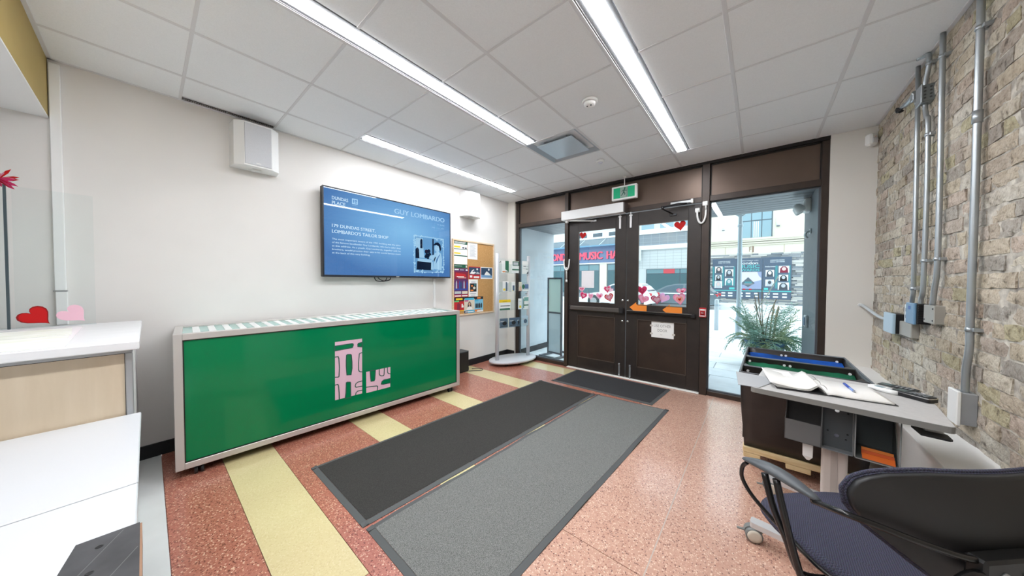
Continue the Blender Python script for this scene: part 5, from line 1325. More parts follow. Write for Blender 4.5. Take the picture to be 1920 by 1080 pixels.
for y in (.06, .16, .24):
    MB().tube([(.022 * math.cos(a) - .004, y, .006 + .026 * math.sin(a)) for a in [math.pi * i / 8 for i in range(9)]], .0012, 6).build('binder_ring', MAT_CHROME, t)
# pen
t = thing('ballpoint_pen', 'blue ballpoint pen lying on the notebook page', 'pen', (.364, 2.26, .863))
a, b2 = Vector((.356, 2.335, .8655)), Vector((.371, 2.190, .8655)); dd = (b2 - a)
MB().cyl(a, a + dd * .55, .0052, 10).build('barrel', M('pen_blue', (40, 74, 170), .35), t)
MB().cyl(a + dd * .55, a + dd * .9, .0050, 10).build('grip', M('pen_clear', (120, 150, 210), .3), t)
MB().tube([a + dd * .9, a + dd], [.0045, .001], 10).build('tip', MAT_GREYMETAL, t)
c_ = a + dd * .05 + Vector((0, 0, .006)); MB().tube([c_, c_ + dd * .3], .0016, 6).build('clip', M('pen_blue', (40, 74, 170), .35), t)
# handheld devices
t = thing('label_reader', 'white oval handheld reader on the grey desk', 'handheld device', (.497, 2.36, .851))
T = Matrix.Translation((.497, 2.36, .8515)) @ Matrix.Rotation(-.7, 4, 'Z')
q = MB(); pf_ = rrect(-.056, -.026, .056, .026, .024, 6)
q.prism(pf_, 0, .018, Frame(T @ Vector((0, 0, 0)), T.to_3x3() @ Vector((1, 0, 0)), T.to_3x3() @ Vector((0, 1, 0))), None, True); q.build('shell', MAT_WHITEPL, t)
FT2 = Frame(T @ Vector((0, 0, .018)), T.to_3x3() @ Vector((1, 0, 0)), T.to_3x3() @ Vector((0, 1, 0)))
q = MB(); q.slab(-.03, -.012, .0, .012, 0, .001, FT2, M('reader_lcd', (120, 150, 160), .3)); q.build('display', None, t)
q = MB()
for k in range(3): q.slab(.012 + k * .013, -.01, .02 + k * .013, .01, 0, .0015, FT2, GRYP)
q.build('buttons', None, t)
def terminal(x, y, rot, z, label):
    t = thing('card_terminal', label, 'handheld device', (x, y, z), rz=rot, group='dark handheld terminals on the desk')
    PINV[t.name] = None
    q = MB(); q.prism(rrect(-.065, -.03, .065, .03, .010, 4), 0.0004, .017, FR_Z, None); q.build('back_shell', MAT_BLACK, t)
    q = MB(); q.prism(rrect(-.066, -.031, .066, .031, .011, 4), .017, .021, FR_Z, None); q.build('chrome_rim', MAT_CHROME, t)
    q = MB(); q.prism(rrect(-.062, -.027, .062, .027, .009, 4), .021, .024, FR_Z, None); q.build('face', M('terminal_face', (48, 50, 52), .3), t)
    q = MB()
    for i in range(4):
        for j in range(3): q.box(-.005 + i * .015, -.021 + j * .015, .024, .005 + i * .015, -.010 + j * .015, .0275, .001)
    q.build('keys', M('key_grey', (120, 124, 126), .4), t)
    q = MB(); q.box(-.055, -.022, .024, -.018, .022, .0248); q.build('screen', M('terminal_lcd', (70, 84, 80), .2), t)
terminal(.578, 2.315, -.75, .8505, 'dark handheld terminal closest to the desk corner')
terminal(.552, 2.405, -.55, .8505, 'dark handheld terminal behind the white oval reader')

# ================================================================== office chair
O = Vector((.330, 1.600, 0)); thc = math.radians(43.8)
t = thing('office_chair', 'navy fabric office chair with black plastic back and tube arms', 'chair', tuple(O), rz=thc)
PINV[t.name] = None
FAB = M('navy_fabric', (60, 60, 76), .92); nt, b = nodes(FAB)
tc = N(nt, 'ShaderNodeTexCoord'); ck = N(nt, 'ShaderNodeTexChecker'); ck.inputs['Scale'].default_value = 240
ck.inputs['Color1'].default_value = (*lin((72, 72, 90)), 1); ck.inputs['Color2'].default_value = (*lin((48, 48, 62)), 1)
ns = N(nt, 'ShaderNodeTexNoise'); ns.inputs['Scale'].default_value = 300
mxx = N(nt, 'ShaderNodeMix', data_type='RGBA', blend_type='OVERLAY'); mxx.inputs['Factor'].default_value = .5
nt.links.new(tc.outputs['Object'], ck.inputs['Vector']); nt.links.new(tc.outputs['Object'], ns.inputs['Vector'])
nt.links.new(ck.outputs['Color'], mxx.inputs['A']); nt.links.new(ns.outputs['Color'], mxx.inputs['B']); nt.links.new(mxx.outputs['Result'], b.inputs['Base Color'])
bp = N(nt, 'ShaderNodeBump'); bp.inputs['Strength'].default_value = .4; bp.inputs['Distance'].default_value = .001
nt.links.new(ck.outputs['Fac'], bp.inputs['Height']); nt.links.new(bp.outputs['Normal'], b.inputs['Normal'])
CB = M('chair_black', (34, 34, 35), .38); TUBE = M('black_tube', (26, 26, 27), .22, spec=.6)
PAD = grain(M('arm_rubber', (82, 86, 90), .42), (78, 82, 86), (86, 90, 94), 30)
# seat cushion
n = 48; rings = [(.0, .470), (.965, .464), (1.0, .478), (1.0, .486), (.985, .497), (.94, .504), (.8, .507), (.5, .503), (.2, .500)]
def seat_r(a):
    c, s = math.cos(a), math.sin(a); e = 2 / 3.2
    return Vector((.278 * math.copysign(abs(c) ** e, c), .262 * math.copysign(abs(s) ** e, s) + .005, 0)) * 1.0
V = []
for k, z in rings:
    for i in range(n):
        p = seat_r(2 * math.pi * i / n)
        taper = 1 - .10 * max(0, -p.y) / .26 - .30 * max(0, (p.y - .16)) / .1 * 0
        q = Vector((p.x * k * taper, p.y * k, z))
        q.z -= .05 * max(0, (q.y - .14)) ** 1.2 * 3 if k > .1 else 0
        V.append(tuple(q))
MB().add(V, [(i * n + j, i * n + (j + 1) % n, (i + 1) * n + (j + 1) % n, (i + 1) * n + j) for i in range(len(rings) - 1) for j in range(n)] + [tuple(range((len(rings) - 1) * n, len(rings) * n))], None, True).build('seat', FAB, t)
pan = [(0.02, .440), (.80, .438), (.93, .455), (.95, .468)]
V = []
for k, z in pan:
    for i in range(n):
        p = seat_r(2 * math.pi * i / n); V.append((p.x * k, p.y * k, z))
MB().add(V, [(i * n + j, i * n + (j + 1) % n, (i + 1) * n + (j + 1) % n, (i + 1) * n + j) for i in range(len(pan) - 1) for j in range(n)], None, True).build('seat_pan', CB, t)
# backrest: curved shell and cushion
def bw(v):      # half width for height fraction
    z = .545 + v * (.905 - .545)
    pts = [(.545, .05), (.575, .105), (.608, .155), (.645, .205), (.682, .25), (.735, .315), (.788, .358), (.83, .368), (.865, .352), (.885, .32), (.898, .27), (.905, .20)]
    for (za, wa), (zb_, wb) in zip(pts, pts[1:]):
        if z <= zb_: return z, wa + (wb - wa) * (z - za) / (zb_ - za)
    return z, pts[-1][1]
def backlayer(off, grow, name, mat, dome, vmin=0.0):
    nz, nx = 26, 26; V = []
    for side in (0, 1):
        for i in range(nz + 1):
            z, w = bw(i / nz); zc_ = .72
            z = zc_ + (z - zc_) * (1 + grow); w = w * (1 + grow) + grow * .15
            for j in range(nx + 1):
                u = -1 + 2 * j / nx; u = math.sin(u * math.pi / 2)
                x = u * w
                y = -.246 + .5 * x * x + .06 * (.74 - z)
                edge = max(abs(u), abs((i / nz) * 2 - 1))
                d_ = dome * (1 - min(1, edge) ** 2.5)
                y += (off[0] - (d_ if off[2] < 0 else 0)) if side == 0 else (off[1] + (d_ if off[2] > 0 else 0))
                V.append((x, y, z))
    m_ = (nz + 1) * (nx + 1); F = []
    for side in (0, 1):
        for i in range(nz):
            for j in range(nx):
                q = (i * (nx + 1) + j, i * (nx + 1) + j + 1, (i + 1) * (nx + 1) + j + 1, (i + 1) * (nx + 1) + j)
                F.append(tuple(a + side * m_ for a in q))
    rim = list(range(nx + 1)) + [i * (nx + 1) + nx for i in range(1, nz + 1)] + [nz * (nx + 1) + j for j in range(nx - 1, -1, -1)] + [i * (nx + 1) for i in range(nz - 1, 0, -1)]
    F += [(rim[i], rim[(i + 1) % len(rim)], m_ + rim[(i + 1) % len(rim)], m_ + rim[i]) for i in range(len(rim))]
    return MB().add(V, F, None, True).build(name, mat, t)
backlayer((-.014, .000, -1), -.005, 'back_shell', M('chair_shell', (42, 42, 43), .5), .010)
backlayer((.000, .006, 1), .0, 'back_cushion', FAB, .014)
pts = []
for i in range(41):
    z, w = bw(i / 40); pts.append((w, z))
loop = [(-w, z) for w, z in pts] + [(pts[-1][0] * k / 8, pts[-1][1]) for k in range(-7, 8)] + [(w, z) for w, z in reversed(pts)] + [(pts[0][0] * k / 3, pts[0][1]) for k in range(2, -3, -1)]
MB().tube([(x, -.238 + .5 * x * x + .06 * (.74 - z) + .001, z) for x, z in loop], .0055, 8, closed=True).build('edge_piping', FAB, t)
# back bracket and rails
MB().box(-.145, -.306, .650, .145, -.268, .722, .006).build('back_bracket', CB, t)
for x in (-.095, -.03, .03, .095):
    b_ = MB(); b_.lathe([(.011, 0), (.011, .004), (.006, .006), (.002, .003)], n=12, T=Matrix.Translation((x, -.306, .685)) @ Matrix.Rotation(math.pi / 2, 4, 'X')); b_.build('bracket_bolt', MAT_GREYMETAL, t)
for sd in (-1, 1):
    MB().tube(smooth_path([(sd * .362, -.10, .735 - (.05 if sd > 0 else 0)), (sd * .385, -.19, .772 - (.04 if sd > 0 else 0)), (sd * .33, -.235, .765 - (.02 if sd > 0 else 0)), (sd * .27, -.262, .748), (sd * .18, -.282, .722), (sd * .10, -.288, .705)], 6), .0085, 10).build('back_rail', TUBE, t)
    MB().tube(smooth_path([(sd * .10, -.290, .672), (sd * .16, -.298, .690), (sd * .20, -.298, .680), (sd * .25, -.285, .62), (sd * .27, -.24, .53), (sd * .24, -.12, .45), (sd * .15, .0, .432)], 6), .010, 10).build('back_support', TUBE, t)
    # arm pad
    dz_ = -.12 if sd > 0 else 0
    a = Vector((sd * .388, .118, .738 + dz_)); e_ = Vector((sd * .362, -.118, .748 + dz_)); V = []; m_ = 14; k_ = 12
    for i in range(m_ + 1):
        u = i / m_; c = a + (e_ - a) * u; c.z += .018 * math.sin(math.pi * u) * (1 - u * .4)
        prof = (math.sin(math.pi * min(1, max(.02, u * .96 + .02)))) ** .45
        w_, h_ = .034 * prof * (1 - .3 * u), .017 * prof
        for q in range(k_):
            an = 2 * math.pi * q / k_; V.append((c.x + w_ * math.cos(an), c.y, c.z + h_ * math.sin(an) * (1 if math.sin(an) > 0 else .8)))
    mb = MB().add(V, [(i * k_ + q, i * k_ + (q + 1) % k_, (i + 1) * k_ + (q + 1) % k_, (i + 1) * k_ + q) for i in range(m_) for q in range(k_)] + [tuple(range(k_)), tuple(range(m_ * k_, (m_ + 1) * k_))], None, True)
    mb.build('arm_pad', PAD, t)
    MB().tube(smooth_path([(sd * .388, .105, .73 + dz_), (sd * .385, .128, .70 + dz_), (sd * .376, .138, .65 + dz_), (sd * .36, .11, .60 + dz_), (sd * .33, .055, .55), (sd * .312, .02, .526), (sd * .31, -.054, .506), (sd * .30, -.115, .498), (sd * .27, -.2, .47), (sd * .2, -.24, .45)], 6), .0068, 10).build('arm_loop', TUBE, t)
    MB().tube(smooth_path([(sd * .392, .03, .738 + dz_), (sd * .386, .002, .64 + dz_), (sd * .372, -.03, .56), (sd * .355, -.045, .49), (sd * .33, -.05, .455), (sd * .25, -.05, .435), (sd * .1, -.05, .43)], 6), .0105, 10).build('arm_post', TUBE, t)
    MB().tube(smooth_path([(sd * .388, -.008, .742 + dz_), (sd * .380, -.036, .62 + dz_), (sd * .366, -.055, .52), (sd * .35, -.075, .44), (sd * .32, -.09, .415), (sd * .25, -.10, .41), (sd * .1, -.10, .41)], 6), .0105, 10).build('arm_post', TUBE, t)
# pedestal
Bc = Matrix.Rotation(-thc, 4, 'Z') @ (Vector((.335, 1.605, 0)) - O)
MB().cyl((Bc.x, Bc.y, .10), (Bc.x, Bc.y, .44), .026, 16).build('gas_column', MAT_GREYMETAL, t)
MB().box(Bc.x - .10, Bc.y - .15, .40, Bc.x + .10, Bc.y + .08, .442, .01).build('tilt_mechanism', CB, t)
MB().lathe([(.05, .085), (.055, .10), (.05, .135), (.03, .15)], (Bc.x, Bc.y, 0), 20).build('hub', M('base_silver', (214, 214, 214), .35, .3), t)
c0 = .3 + math.pi / 5
for k in range(5):
    a = c0 + 2 * math.pi * k / 5; d = Vector((math.cos(a), math.sin(a), 0)); sd_ = Vector((-d.y, d.x, 0)); Rr = .300
    vs = []
    for (r, w, zt_, zb_) in ((.03, .030, .132, .092), (.20, .027, .120, .084), (Rr - .02, .026, .104, .075), (Rr, .024, .100, .075)):
        c = Bc + d * r
        vs += [c - sd_ * w + Vector((0, 0, zb_)), c + sd_ * w + Vector((0, 0, zb_)), c + sd_ * w * .75 + Vector((0, 0, zt_)), c - sd_ * w * .75 + Vector((0, 0, zt_))]
    MB().add(vs, [(i * 4 + q, i * 4 + (q + 1) % 4, (i + 1) * 4 + (q + 1) % 4, (i + 1) * 4 + q) for i in range(3) for q in range(4)] + [(0, 3, 2, 1), (12, 13, 14, 15)]).build('base_arm', M('base_silver', (214, 214, 214), .35, .3), t)
    c = Bc + d * (Rr + .012); sw = a + (.62 if k == 0 else random.uniform(0, 6)); ax = Vector((math.cos(sw + math.pi / 2), math.sin(sw + math.pi / 2), 0)); f_ = Vector((math.cos(sw), math.sin(sw), 0))
    wc = c + f_ * .012 + Vector((0, 0, .037))
    MB().cyl(c + Vector((0, 0, .05)), c + Vector((0, 0, .09)), .010, 10).build('castor_stem', MAT_STEEL, t)
    cs = MB(); cs.add([wc + f_ * .040 * math.cos(q) + Vector((0, 0, .040 * math.sin(q))) + ax * s_ for s_ in (-.008, .008) for q in [math.radians(20 + 140 * i / 10) for i in range(11)]] + [wc + ax * s_ for s_ in (-.008, .008)],
           [(i, i + 1, 12 + i, 11 + i) for i in range(10)] + [tuple(range(11)) + (22,), tuple(range(11, 22))[::-1] + (23,)])
    cs = cs.build('castor_hood', M('castor_grey', (120, 122, 120), .4), t)
    for s_ in (-1, 1):
        T = Matrix.Translation(wc + ax * s_ * .018) @ Matrix(((f_.x, 0, ax.x * s_, 0), (f_.y, 0, ax.y * s_, 0), (0, 1, 0, 0), (0, 0, 0, 1)))
        MB().lathe([(.036, -.010), (.0365, .0), (.036, .008), (.031, .010)], n=22, T=T).build('tyre', M('castor_grey', (120, 122, 120), .4), cs)
        MB().lathe([(.0305, .006), (.0295, .0125), (.02, .0140), (.004, .0142)], n=22, T=T).build('wheel_disc', M('castor_cream', (212, 204, 188), .4), cs)
# ================================================================== outside: entrance recess, street and the buildings opposite
SNOW = grain(M('snowy_paving', (232, 234, 236), .8), (222, 225, 228), (240, 242, 244), 1.2)
MB().box(-30, 4.47, -.2, 24, 18.6, -.012).build('ground_street', SNOW, kind='structure')
side = MB().box(-30, 18.6, -.2, 24, 22.4, .16).build('sidewalk_far', SNOW, kind='structure')
pave = MB().box(-4.6, 4.47, -.03, 1.6, 10.3, -.008).build('pavement', M('paver_joint', (176, 182, 188), .9), kind='structure')
PV = [grain(M('paver_%d' % k, c, .8), tuple(x - 7 for x in c), tuple(min(255, x + 6) for x in c), 5) for k, c in enumerate(((228, 231, 234), (236, 238, 240), (220, 224, 228)))]
rd = random.Random(11); y = 4.475; r = 0
while y < 10.2:
    x = -4.6 - (r % 2) * .45
    while x < 1.6:
        x0, x1 = max(x, -4.6), min(x + .895, 1.6)
        if x1 - x0 > .08: MB().box(x0 + .004, y + .004, -.01, x1 - .004, y + .452, rd.uniform(-.002, .0015)).build('paver', PV[rd.randrange(3)], pave)
        x += .9
    y += .456; r += 1
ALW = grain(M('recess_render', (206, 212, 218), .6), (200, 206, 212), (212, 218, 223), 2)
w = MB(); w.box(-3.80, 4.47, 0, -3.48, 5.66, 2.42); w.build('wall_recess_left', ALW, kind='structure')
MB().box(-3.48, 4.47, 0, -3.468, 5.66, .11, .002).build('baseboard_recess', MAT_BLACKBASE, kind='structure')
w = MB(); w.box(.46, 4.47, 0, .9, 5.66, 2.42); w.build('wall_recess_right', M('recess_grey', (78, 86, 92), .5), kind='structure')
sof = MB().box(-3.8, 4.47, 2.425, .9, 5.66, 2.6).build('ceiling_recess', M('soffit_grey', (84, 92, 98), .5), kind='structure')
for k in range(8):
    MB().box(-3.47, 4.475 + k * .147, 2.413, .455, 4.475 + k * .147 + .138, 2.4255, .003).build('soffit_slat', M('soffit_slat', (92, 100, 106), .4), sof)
MB().box(-30, 5.66, 2.42, 24, 5.7, 9).build('wall_street_front', M('street_front', (150, 140, 128), .8), kind='structure')
MB().box(.9, 4.5, 0, 24, 5.66, 9).build('wall_street_side', M('street_front', (150, 140, 128), .8), kind='structure')
MB().box(-30, 4.5, 0, -3.8, 5.66, 9).build('wall_street_west', M('street_front', (150, 140, 128), .8), kind='structure')
t = thing('flood_light', 'white twin headed lamp high in the outdoor recess', 'lamp', (.42, 5.05, 2.32))
MB().box(.40, 4.98, 2.24, .46, 5.14, 2.40, .012).build('lamp_base', MAT_WHITEPL, t)
for dy in (-.03, .09):
    T = Matrix.Translation((.36, 5.05 + dy, 2.29)) @ Matrix.Rotation(-.6, 4, 'Y')
    MB().lathe([(.02, .06), (.045, .03), (.055, -.03), (.05, -.045), (.01, -.04)], n=18, T=T).build('lamp_head', MAT_WHITEPL, t)
t = thing('door_button', 'silver and blue square push button on the recess wall', 'push button', (.45, 5.08, .93))
MB().box(.432, 5.0, .86, .46, 5.16, 1.0, .006).build('plate', MAT_GREYMETAL, t)
MB().box(.424, 5.02, .88, .434, 5.14, .98, .004).build('pad', M('button_blue', (74, 100, 126), .4), t)
t = thing('door_chain_hook', 'small steel hook fitting on the outdoor recess wall', 'fitting', (.44, 4.95, 1.96))
MB().tube(smooth_path([(.46, 4.95, 2.0), (.42, 4.95, 1.99), (.41, 4.95, 1.95), (.43, 4.95, 1.92)]), .012, 8).build('hook', MAT_STEEL, t)
MB().box(.445, 4.92, 1.97, .46, 4.98, 2.03, .003).build('hook_plate', MAT_STEEL, t)

# ---- sign stand outside the side pane
t = thing('poster_stand', 'grey metal two panel poster stand outside the side window', 'sign stand', (-2.95, 4.8, 0))
FRM = M('stand_frame', (104, 108, 114), .4, .4)
T = Matrix.Translation((-2.93, 4.82, 0)) @ Matrix.Rotation(-.16, 4, 'Z')
def tb(name, x0, y0, z0, x1, y1, z1, m=FRM, lean=0):
    q = MB().box(x0, y0, z0, x1, y1, z1, .002, T=T); return q.build(name, m, t)
for x in (-.175, .145): tb('upright', x, -.015, .03, x + .03, .015, 1.47)
for z in (1.44, .80, .05): tb('cross_rail', -.145, -.013, z, .145, .013, z + .03)
MTP = M('stand_panel', (206, 226, 218), .4); tb('poster_panel', -.145, -.004, .83, .145, .004, 1.44, MTP); tb('poster_panel', -.145, -.004, .08, .145, .004, .80, M('stand_panel2', (208, 220, 226), .4))
for x in (-.20, .15): tb('foot_bar', x, -.22, .004, x + .05, .36, .034)
for y in (-.22, .32): tb('foot_tie', -.15, y, .004, .15, y + .04, .034)

# ---- planter with winter greenery
t = thing('street_planter', 'dark blue planter filled with evergreen boughs on snowy paving', 'planter', (.08, 6.5, 0))
PB = M('planter_blue', (40, 84, 124), .5)
MB().lathe([(.20, 0.002), (.22, .03), (.25, .36), (.275, .40), (.28, .43), (.255, .43), (.24, .38)], (.09, 6.5, 0), 32).build('pot', PB, t)
MB().lathe([(.24, .37), (.10, .40), (.01, .41)], (.09, 6.5, 0), 24).build('soil', M('soil', (70, 60, 54), .9), t)
GN = [M('fir_green', (126, 158, 136), .8), M('fir_blue', (148, 180, 164), .8), M('fir_olive', (160, 174, 136), .8)]
rd = random.Random(21)
def spray(base, d, ln, droop, mat):
    """a cedar bough: a drooping stem with fans of flat scaly twigs"""
    mb = MB(); nn = 12; pts = []; p = Vector(base); d = Vector(d).normalized(); st = ln / nn
    for i in range(nn + 1):
        pts.append(p.copy()); p = p + d * st; d = (d + Vector((rd.uniform(-.05, .05), rd.uniform(-.05, .05), -droop / nn))).normalized()
    mb.tube(pts, [.004] * nn + [.0015], 4)
    def blade(p, q, w):
        n_ = q.cross(Vector((rd.uniform(-1, 1), rd.uniform(-1, 1), rd.uniform(.2, 1)))); n_ = n_.normalized() * w if n_.length > 1e-6 else Vector((w, 0, 0))
        mb.add([p, p + q * .45 + n_, p + q, p + q * .5 - n_], [(0, 1, 2, 3)])
    for i in range(2, nn + 1):
        u = i / nn; tdir = (pts[i] - pts[i - 1]).normalized()
        sd = tdir.cross(Vector((0, 0, 1))); sd = sd.normalized() if sd.length > .01 else Vector((1, 0, 0))
        for s in (-1, 1):
            q = (sd * s * .9 + tdir * .75 + Vector((0, 0, rd.uniform(-.5, .2)))).normalized(); tl = ln * .34 * (1.1 - .75 * u) * rd.uniform(.75, 1.2)
            a = pts[i]
            for k in range(1, 6):
                b_ = a + q * tl * k / 5
                for s2 in (-1, 1): blade(b_ - q * tl * .2, (q * .9 + tdir * .45 * s2 + sd * .3 * s2 + Vector((0, 0, rd.uniform(-.35, .1)))) * tl * .34, .0042)
            blade(a, q * tl, .004)
    return mb.build('bough', mat, t)
for k in range(88):
    a = 2 * math.pi * k / 88 * 13.03 + rd.uniform(-.2, .2); el = rd.uniform(-.35, 1.45)
    ln = rd.uniform(.20, .30) if el < .3 else rd.uniform(.34, .50) if el < 1.0 else rd.uniform(.45, .70)
    spray((.09 + .17 * math.cos(a), 6.5 + .17 * math.sin(a), .43), (math.cos(a) * math.cos(el), math.sin(a) * math.cos(el), math.sin(el)), ln, rd.uniform(1.4, 2.8) if el < .9 else rd.uniform(.3, 1.2), GN[k % 3])
BR = M('twig_brown', (120, 104, 84), .8)
for k in range(6):
    a = rd.uniform(0, 6.28)
    MB().tube(smooth_path([(.09, 6.5, .4), (.09 + .08 * math.cos(a), 6.5 + .08 * math.sin(a), .8), (.09 + .2 * math.cos(a) + .05, 6.5 + .15 * math.sin(a), 1.0 + .06 * k)]), .006, 6).build('twig', BR, t)
MB().tube(smooth_path([(.02, 6.45, .42), (-.02, 6.42, .9), (.10, 6.42, 1.18), (.24, 6.44, 1.50)]), .008, 6).build('curly_branch', M('twig_pale', (206, 214, 206), .7), t)
for k in range(5):
    a = rd.uniform(0, 6.28); x, y = .20 + .06 * math.cos(a), 6.42 + .06 * math.sin(a)
    MB().tube(smooth_path([(x, y, .5), (x + .02, y - .02, .8), (x + .05, y - .03, .98 + .04 * (k % 3))]), [.008] * 6 + [.011] * 6 + [.004], 6).build('dried_stalk', M('stalk_tan', (190, 176, 150), .8), t)

# ---- lamp post, bollard
t = thing('lamp_post', 'slim pale grey lamp post standing on the street', 'lamp post', (-.38, 9.3, 0))
PG = M('post_grey', (168, 184, 194), .45, .2)
MB().lathe([(.10, 0.001), (.10, .03), (.065, .05), (.065, .5), (.05, .55), (.042, 3.2), (.038, 5.2)], (-.38, 9.3, 0), 18).build('pole', PG, t)
for z in (2.05, 2.75): MB().lathe([(.046, z), (.056, z + .01), (.056, z + .06), (.046, z + .07)], (-.38, 9.3, 0), 16).build('collar', PG, t)
a_ = MB(); a_.tube(smooth_path([(-.38, 9.3, 3.0), (-.52, 9.25, 3.12), (-.62, 9.22, 3.3)]), .02, 8); a_.tube(smooth_path([(-.38, 9.3, 3.0), (-.25, 9.25, 3.1), (-.18, 9.22, 3.25)]), .02, 8); a_.build('banner_arm', PG, t)
MB().lathe([(.05, 5.2), (.16, 5.25), (.18, 5.5), (.08, 5.6)], (-.38, 9.3, 0), 18).build('lantern', PG, t)
t = thing('street_bollard', 'thin pale bollard between the street and the lamp post', 'bollard', (-.95, 10.6, 0))
MB().lathe([(.055, 0), (.055, .86), (.045, .9), (.01, .91)], (-.95, 10.6, -.01), 16).build('bollard_post', M('bollard_grey', (196, 204, 210), .5), t)
MB().lathe([(.058, .70), (.058, .76)], (-.95, 10.6, -.01), 16).build('bollard_band', PG, t)

# ---- cars
def car(name, label, x0, x1, yc, zs, body, face, dark=None, belt=None):
    """x0 tail .. x1 nose (either order), side view along the street"""
    L = x1 - x0; t = thing(name, label, 'car', ((x0 + x1) / 2, yc, 0))
    X = lambda u: x0 + u * L
    BD = M(name + label[:5], body, .25, .1, coat=.5)
    low = [(0, .32), (.0, .62), (.015, .80), (.05, .88), (.30, .90), (.62, .88), (.80, .80), (.96, .66), (1.0, .52), (1.0, .30), (.92, .24), (.05, .24)]
    cab = [(.03, .86), (.10, 1.18), (.16, 1.34), (.30, 1.40), (.45, 1.38), (.56, 1.26), (.70, .88)]
    hw = .84
    def hull(pr, w_of, name, m):
        V = []; n = len(pr)
        for s in (-1, 1):
            for (u, z) in pr: V.append((X(u), yc + s * w_of(z), z * zs))
        return MB().add(V, [tuple(range(n))[::-1], tuple(range(n, 2 * n))] + [(i, (i + 1) % n, n + (i + 1) % n, n + i) for i in range(n)]).build(name, m, t)
    hull(low, lambda z: hw - .10 * abs(z - .55) ** 1.5, 'body', BD)
    wc = lambda z: hw - .06 - .30 * max(0, z - .88)
    hull(cab, wc, 'cabin', BD)
    GL = M('car_glass', (70, 92, 104), .08)
    def pane(pr, name):
        V = []; n = len(pr)
        for s in (-1, 1):
            q = MB(); v = [(X(u), yc + s * (wc(z) + .004), z * zs) for u, z in pr]
            q.add(v + [(a, b2 - s * .012, c) for a, b2, c in v], [tuple(range(n)), tuple(range(n, 2 * n))] + [(i, (i + 1) % n, n + (i + 1) % n, n + i) for i in range(n)]); q.build(name, GL, t)
    pane([(.13, .93), (.15, 1.15), (.19, 1.30), (.34, 1.33), (.34, .93)], 'rear_window'); pane([(.36, .93), (.36, 1.33), (.45, 1.31), (.54, 1.22), (.64, .93)], 'front_window')
    for (ua, za, ub, zb_) in ((.045, .93, .135, 1.28), (.685, .92, .575, 1.24)):
        s = -1 if ua < .5 else 1
        o = s * .01 * (1 if L > 0 else -1)
        MB().add([(X(ua) + o, yc - wc(za) + .08, za * zs), (X(ua) + o, yc + wc(za) - .08, za * zs), (X(ub) + o, yc + wc(zb_) - .08, zb_ * zs), (X(ub) + o, yc - wc(zb_) + .08, zb_ * zs)] +
                 [(X(ua) - o, yc - wc(za) + .08, za * zs - .01), (X(ua) - o, yc + wc(za) - .08, za * zs - .01), (X(ub) - o, yc + wc(zb_) - .08, zb_ * zs - .01), (X(ub) - o, yc - wc(zb_) + .08, zb_ * zs - .01)],
                 [(0, 1, 2, 3), (7, 6, 5, 4), (0, 4, 5, 1), (1, 5, 6, 2), (2, 6, 7, 3), (3, 7, 4, 0)]).build('windscreen', GL, t)
    for u in (.18, .80):
        for s in (-1, 1):
            c = Vector((X(u), yc + s * (hw - .16), .31 * zs))
            wl = MB().cyl(c, c + Vector((0, s * .16, 0)), .31 * zs, 26).build('wheel', M('tyre_black', (40, 42, 44), .7), t)
            MB().cyl(c + Vector((0, s * .155, 0)), c + Vector((0, s * .168, 0)), .20 * zs, 20).build('rim', MAT_GREYMETAL, wl)
            MB().cyl(c - Vector((0, s * -.13, 0)), c + Vector((0, s * .1625, 0)), .36 * zs, 26).build('wheel_arch', M('arch_dark', (60, 66, 70), .6), t)
    TLM = M('tail_red', (206, 50, 60), .3); HLM = M('head_lamp', (226, 232, 236), .2)
    for s in (-1, 1):
        MB().box(X(-.004), yc + s * (hw - .16), .70 * zs, X(.06), yc + s * (hw - .015), .84 * zs, .02).build('tail_lamp', TLM, t)
        MB().box(X(.94), yc + s * (hw - .30), .56 * zs, X(.995), yc + s * (hw - .06), .66 * zs, .02).build('head_lamp', HLM, t)
    MB().box(X(-.012), yc - hw + .08, .30 * zs, X(.05), yc + hw - .08, .46 * zs, .03).build('rear_bumper', BD, t)
    MB().box(X(.97), yc - hw + .1, .28 * zs, X(1.01), yc + hw - .1, .42 * zs, .03).build('front_bumper', BD, t)
    if belt:
        for s in (-1, 1): MB().box(X(.04), yc + s * (hw - .015), .80 * zs, X(.75), yc + s * (hw + .012), .86 * zs).build('belt_trim', M('belt_white', belt, .3), t)
    return t
car('car', 'white hatchback parked on the street, seen through the second door', -4.18, -8.0, 16.9, .97, (240, 244, 246), 1)
car('car', 'dark grey coupe with a pale side trim, behind the white hatchback', -1.6, -5.9, 19.0, .93, (104, 118, 126), 1, belt=(232, 238, 240))

# ---- buildings across the street
FF = door_wall(22.0)
def bslab(t, name, x0, z0, x1, z1, d0, d1, m):
    return MB().slab(x0, z0, x1, z1, d0, d1, FF, m).build(name, None, t)
BG = M('facade_beige', (228, 220, 202), .8); BG2 = M('facade_cream', (242, 237, 226), .8); WIN = M('far_window', (150, 176, 186), .15); FRW = M('far_frame', (90, 102, 110), .5); DWIN = M('dark_shop_window', (84, 112, 118), .12)
t = thing('corner_building', 'beige building with stone veneer base opposite the side window', 'building', (1.5, 22.3, 0))
bslab(t, 'wall', -2.7, 0.1, 9, 9.5, -.4, 0, BG2)
bslab(t, 'frieze', -2.7, 3.02, 9, 3.48, 0, .05, BG)
for z0, z1, d in ((3.48, 3.56, .10), (3.58, 3.67, .16), (3.70, 3.80, .22), (3.80, 3.86, .27)): bslab(t, 'cornice', -2.7, z0, 9, z1, 0, d, BG)
for x in (-1.6, -.35, 1.0, 2.3): bslab(t, 'frieze_joint', x, 3.04, x + .03, 3.46, .05, .056, M('joint_tan', (196, 180, 156), .8))
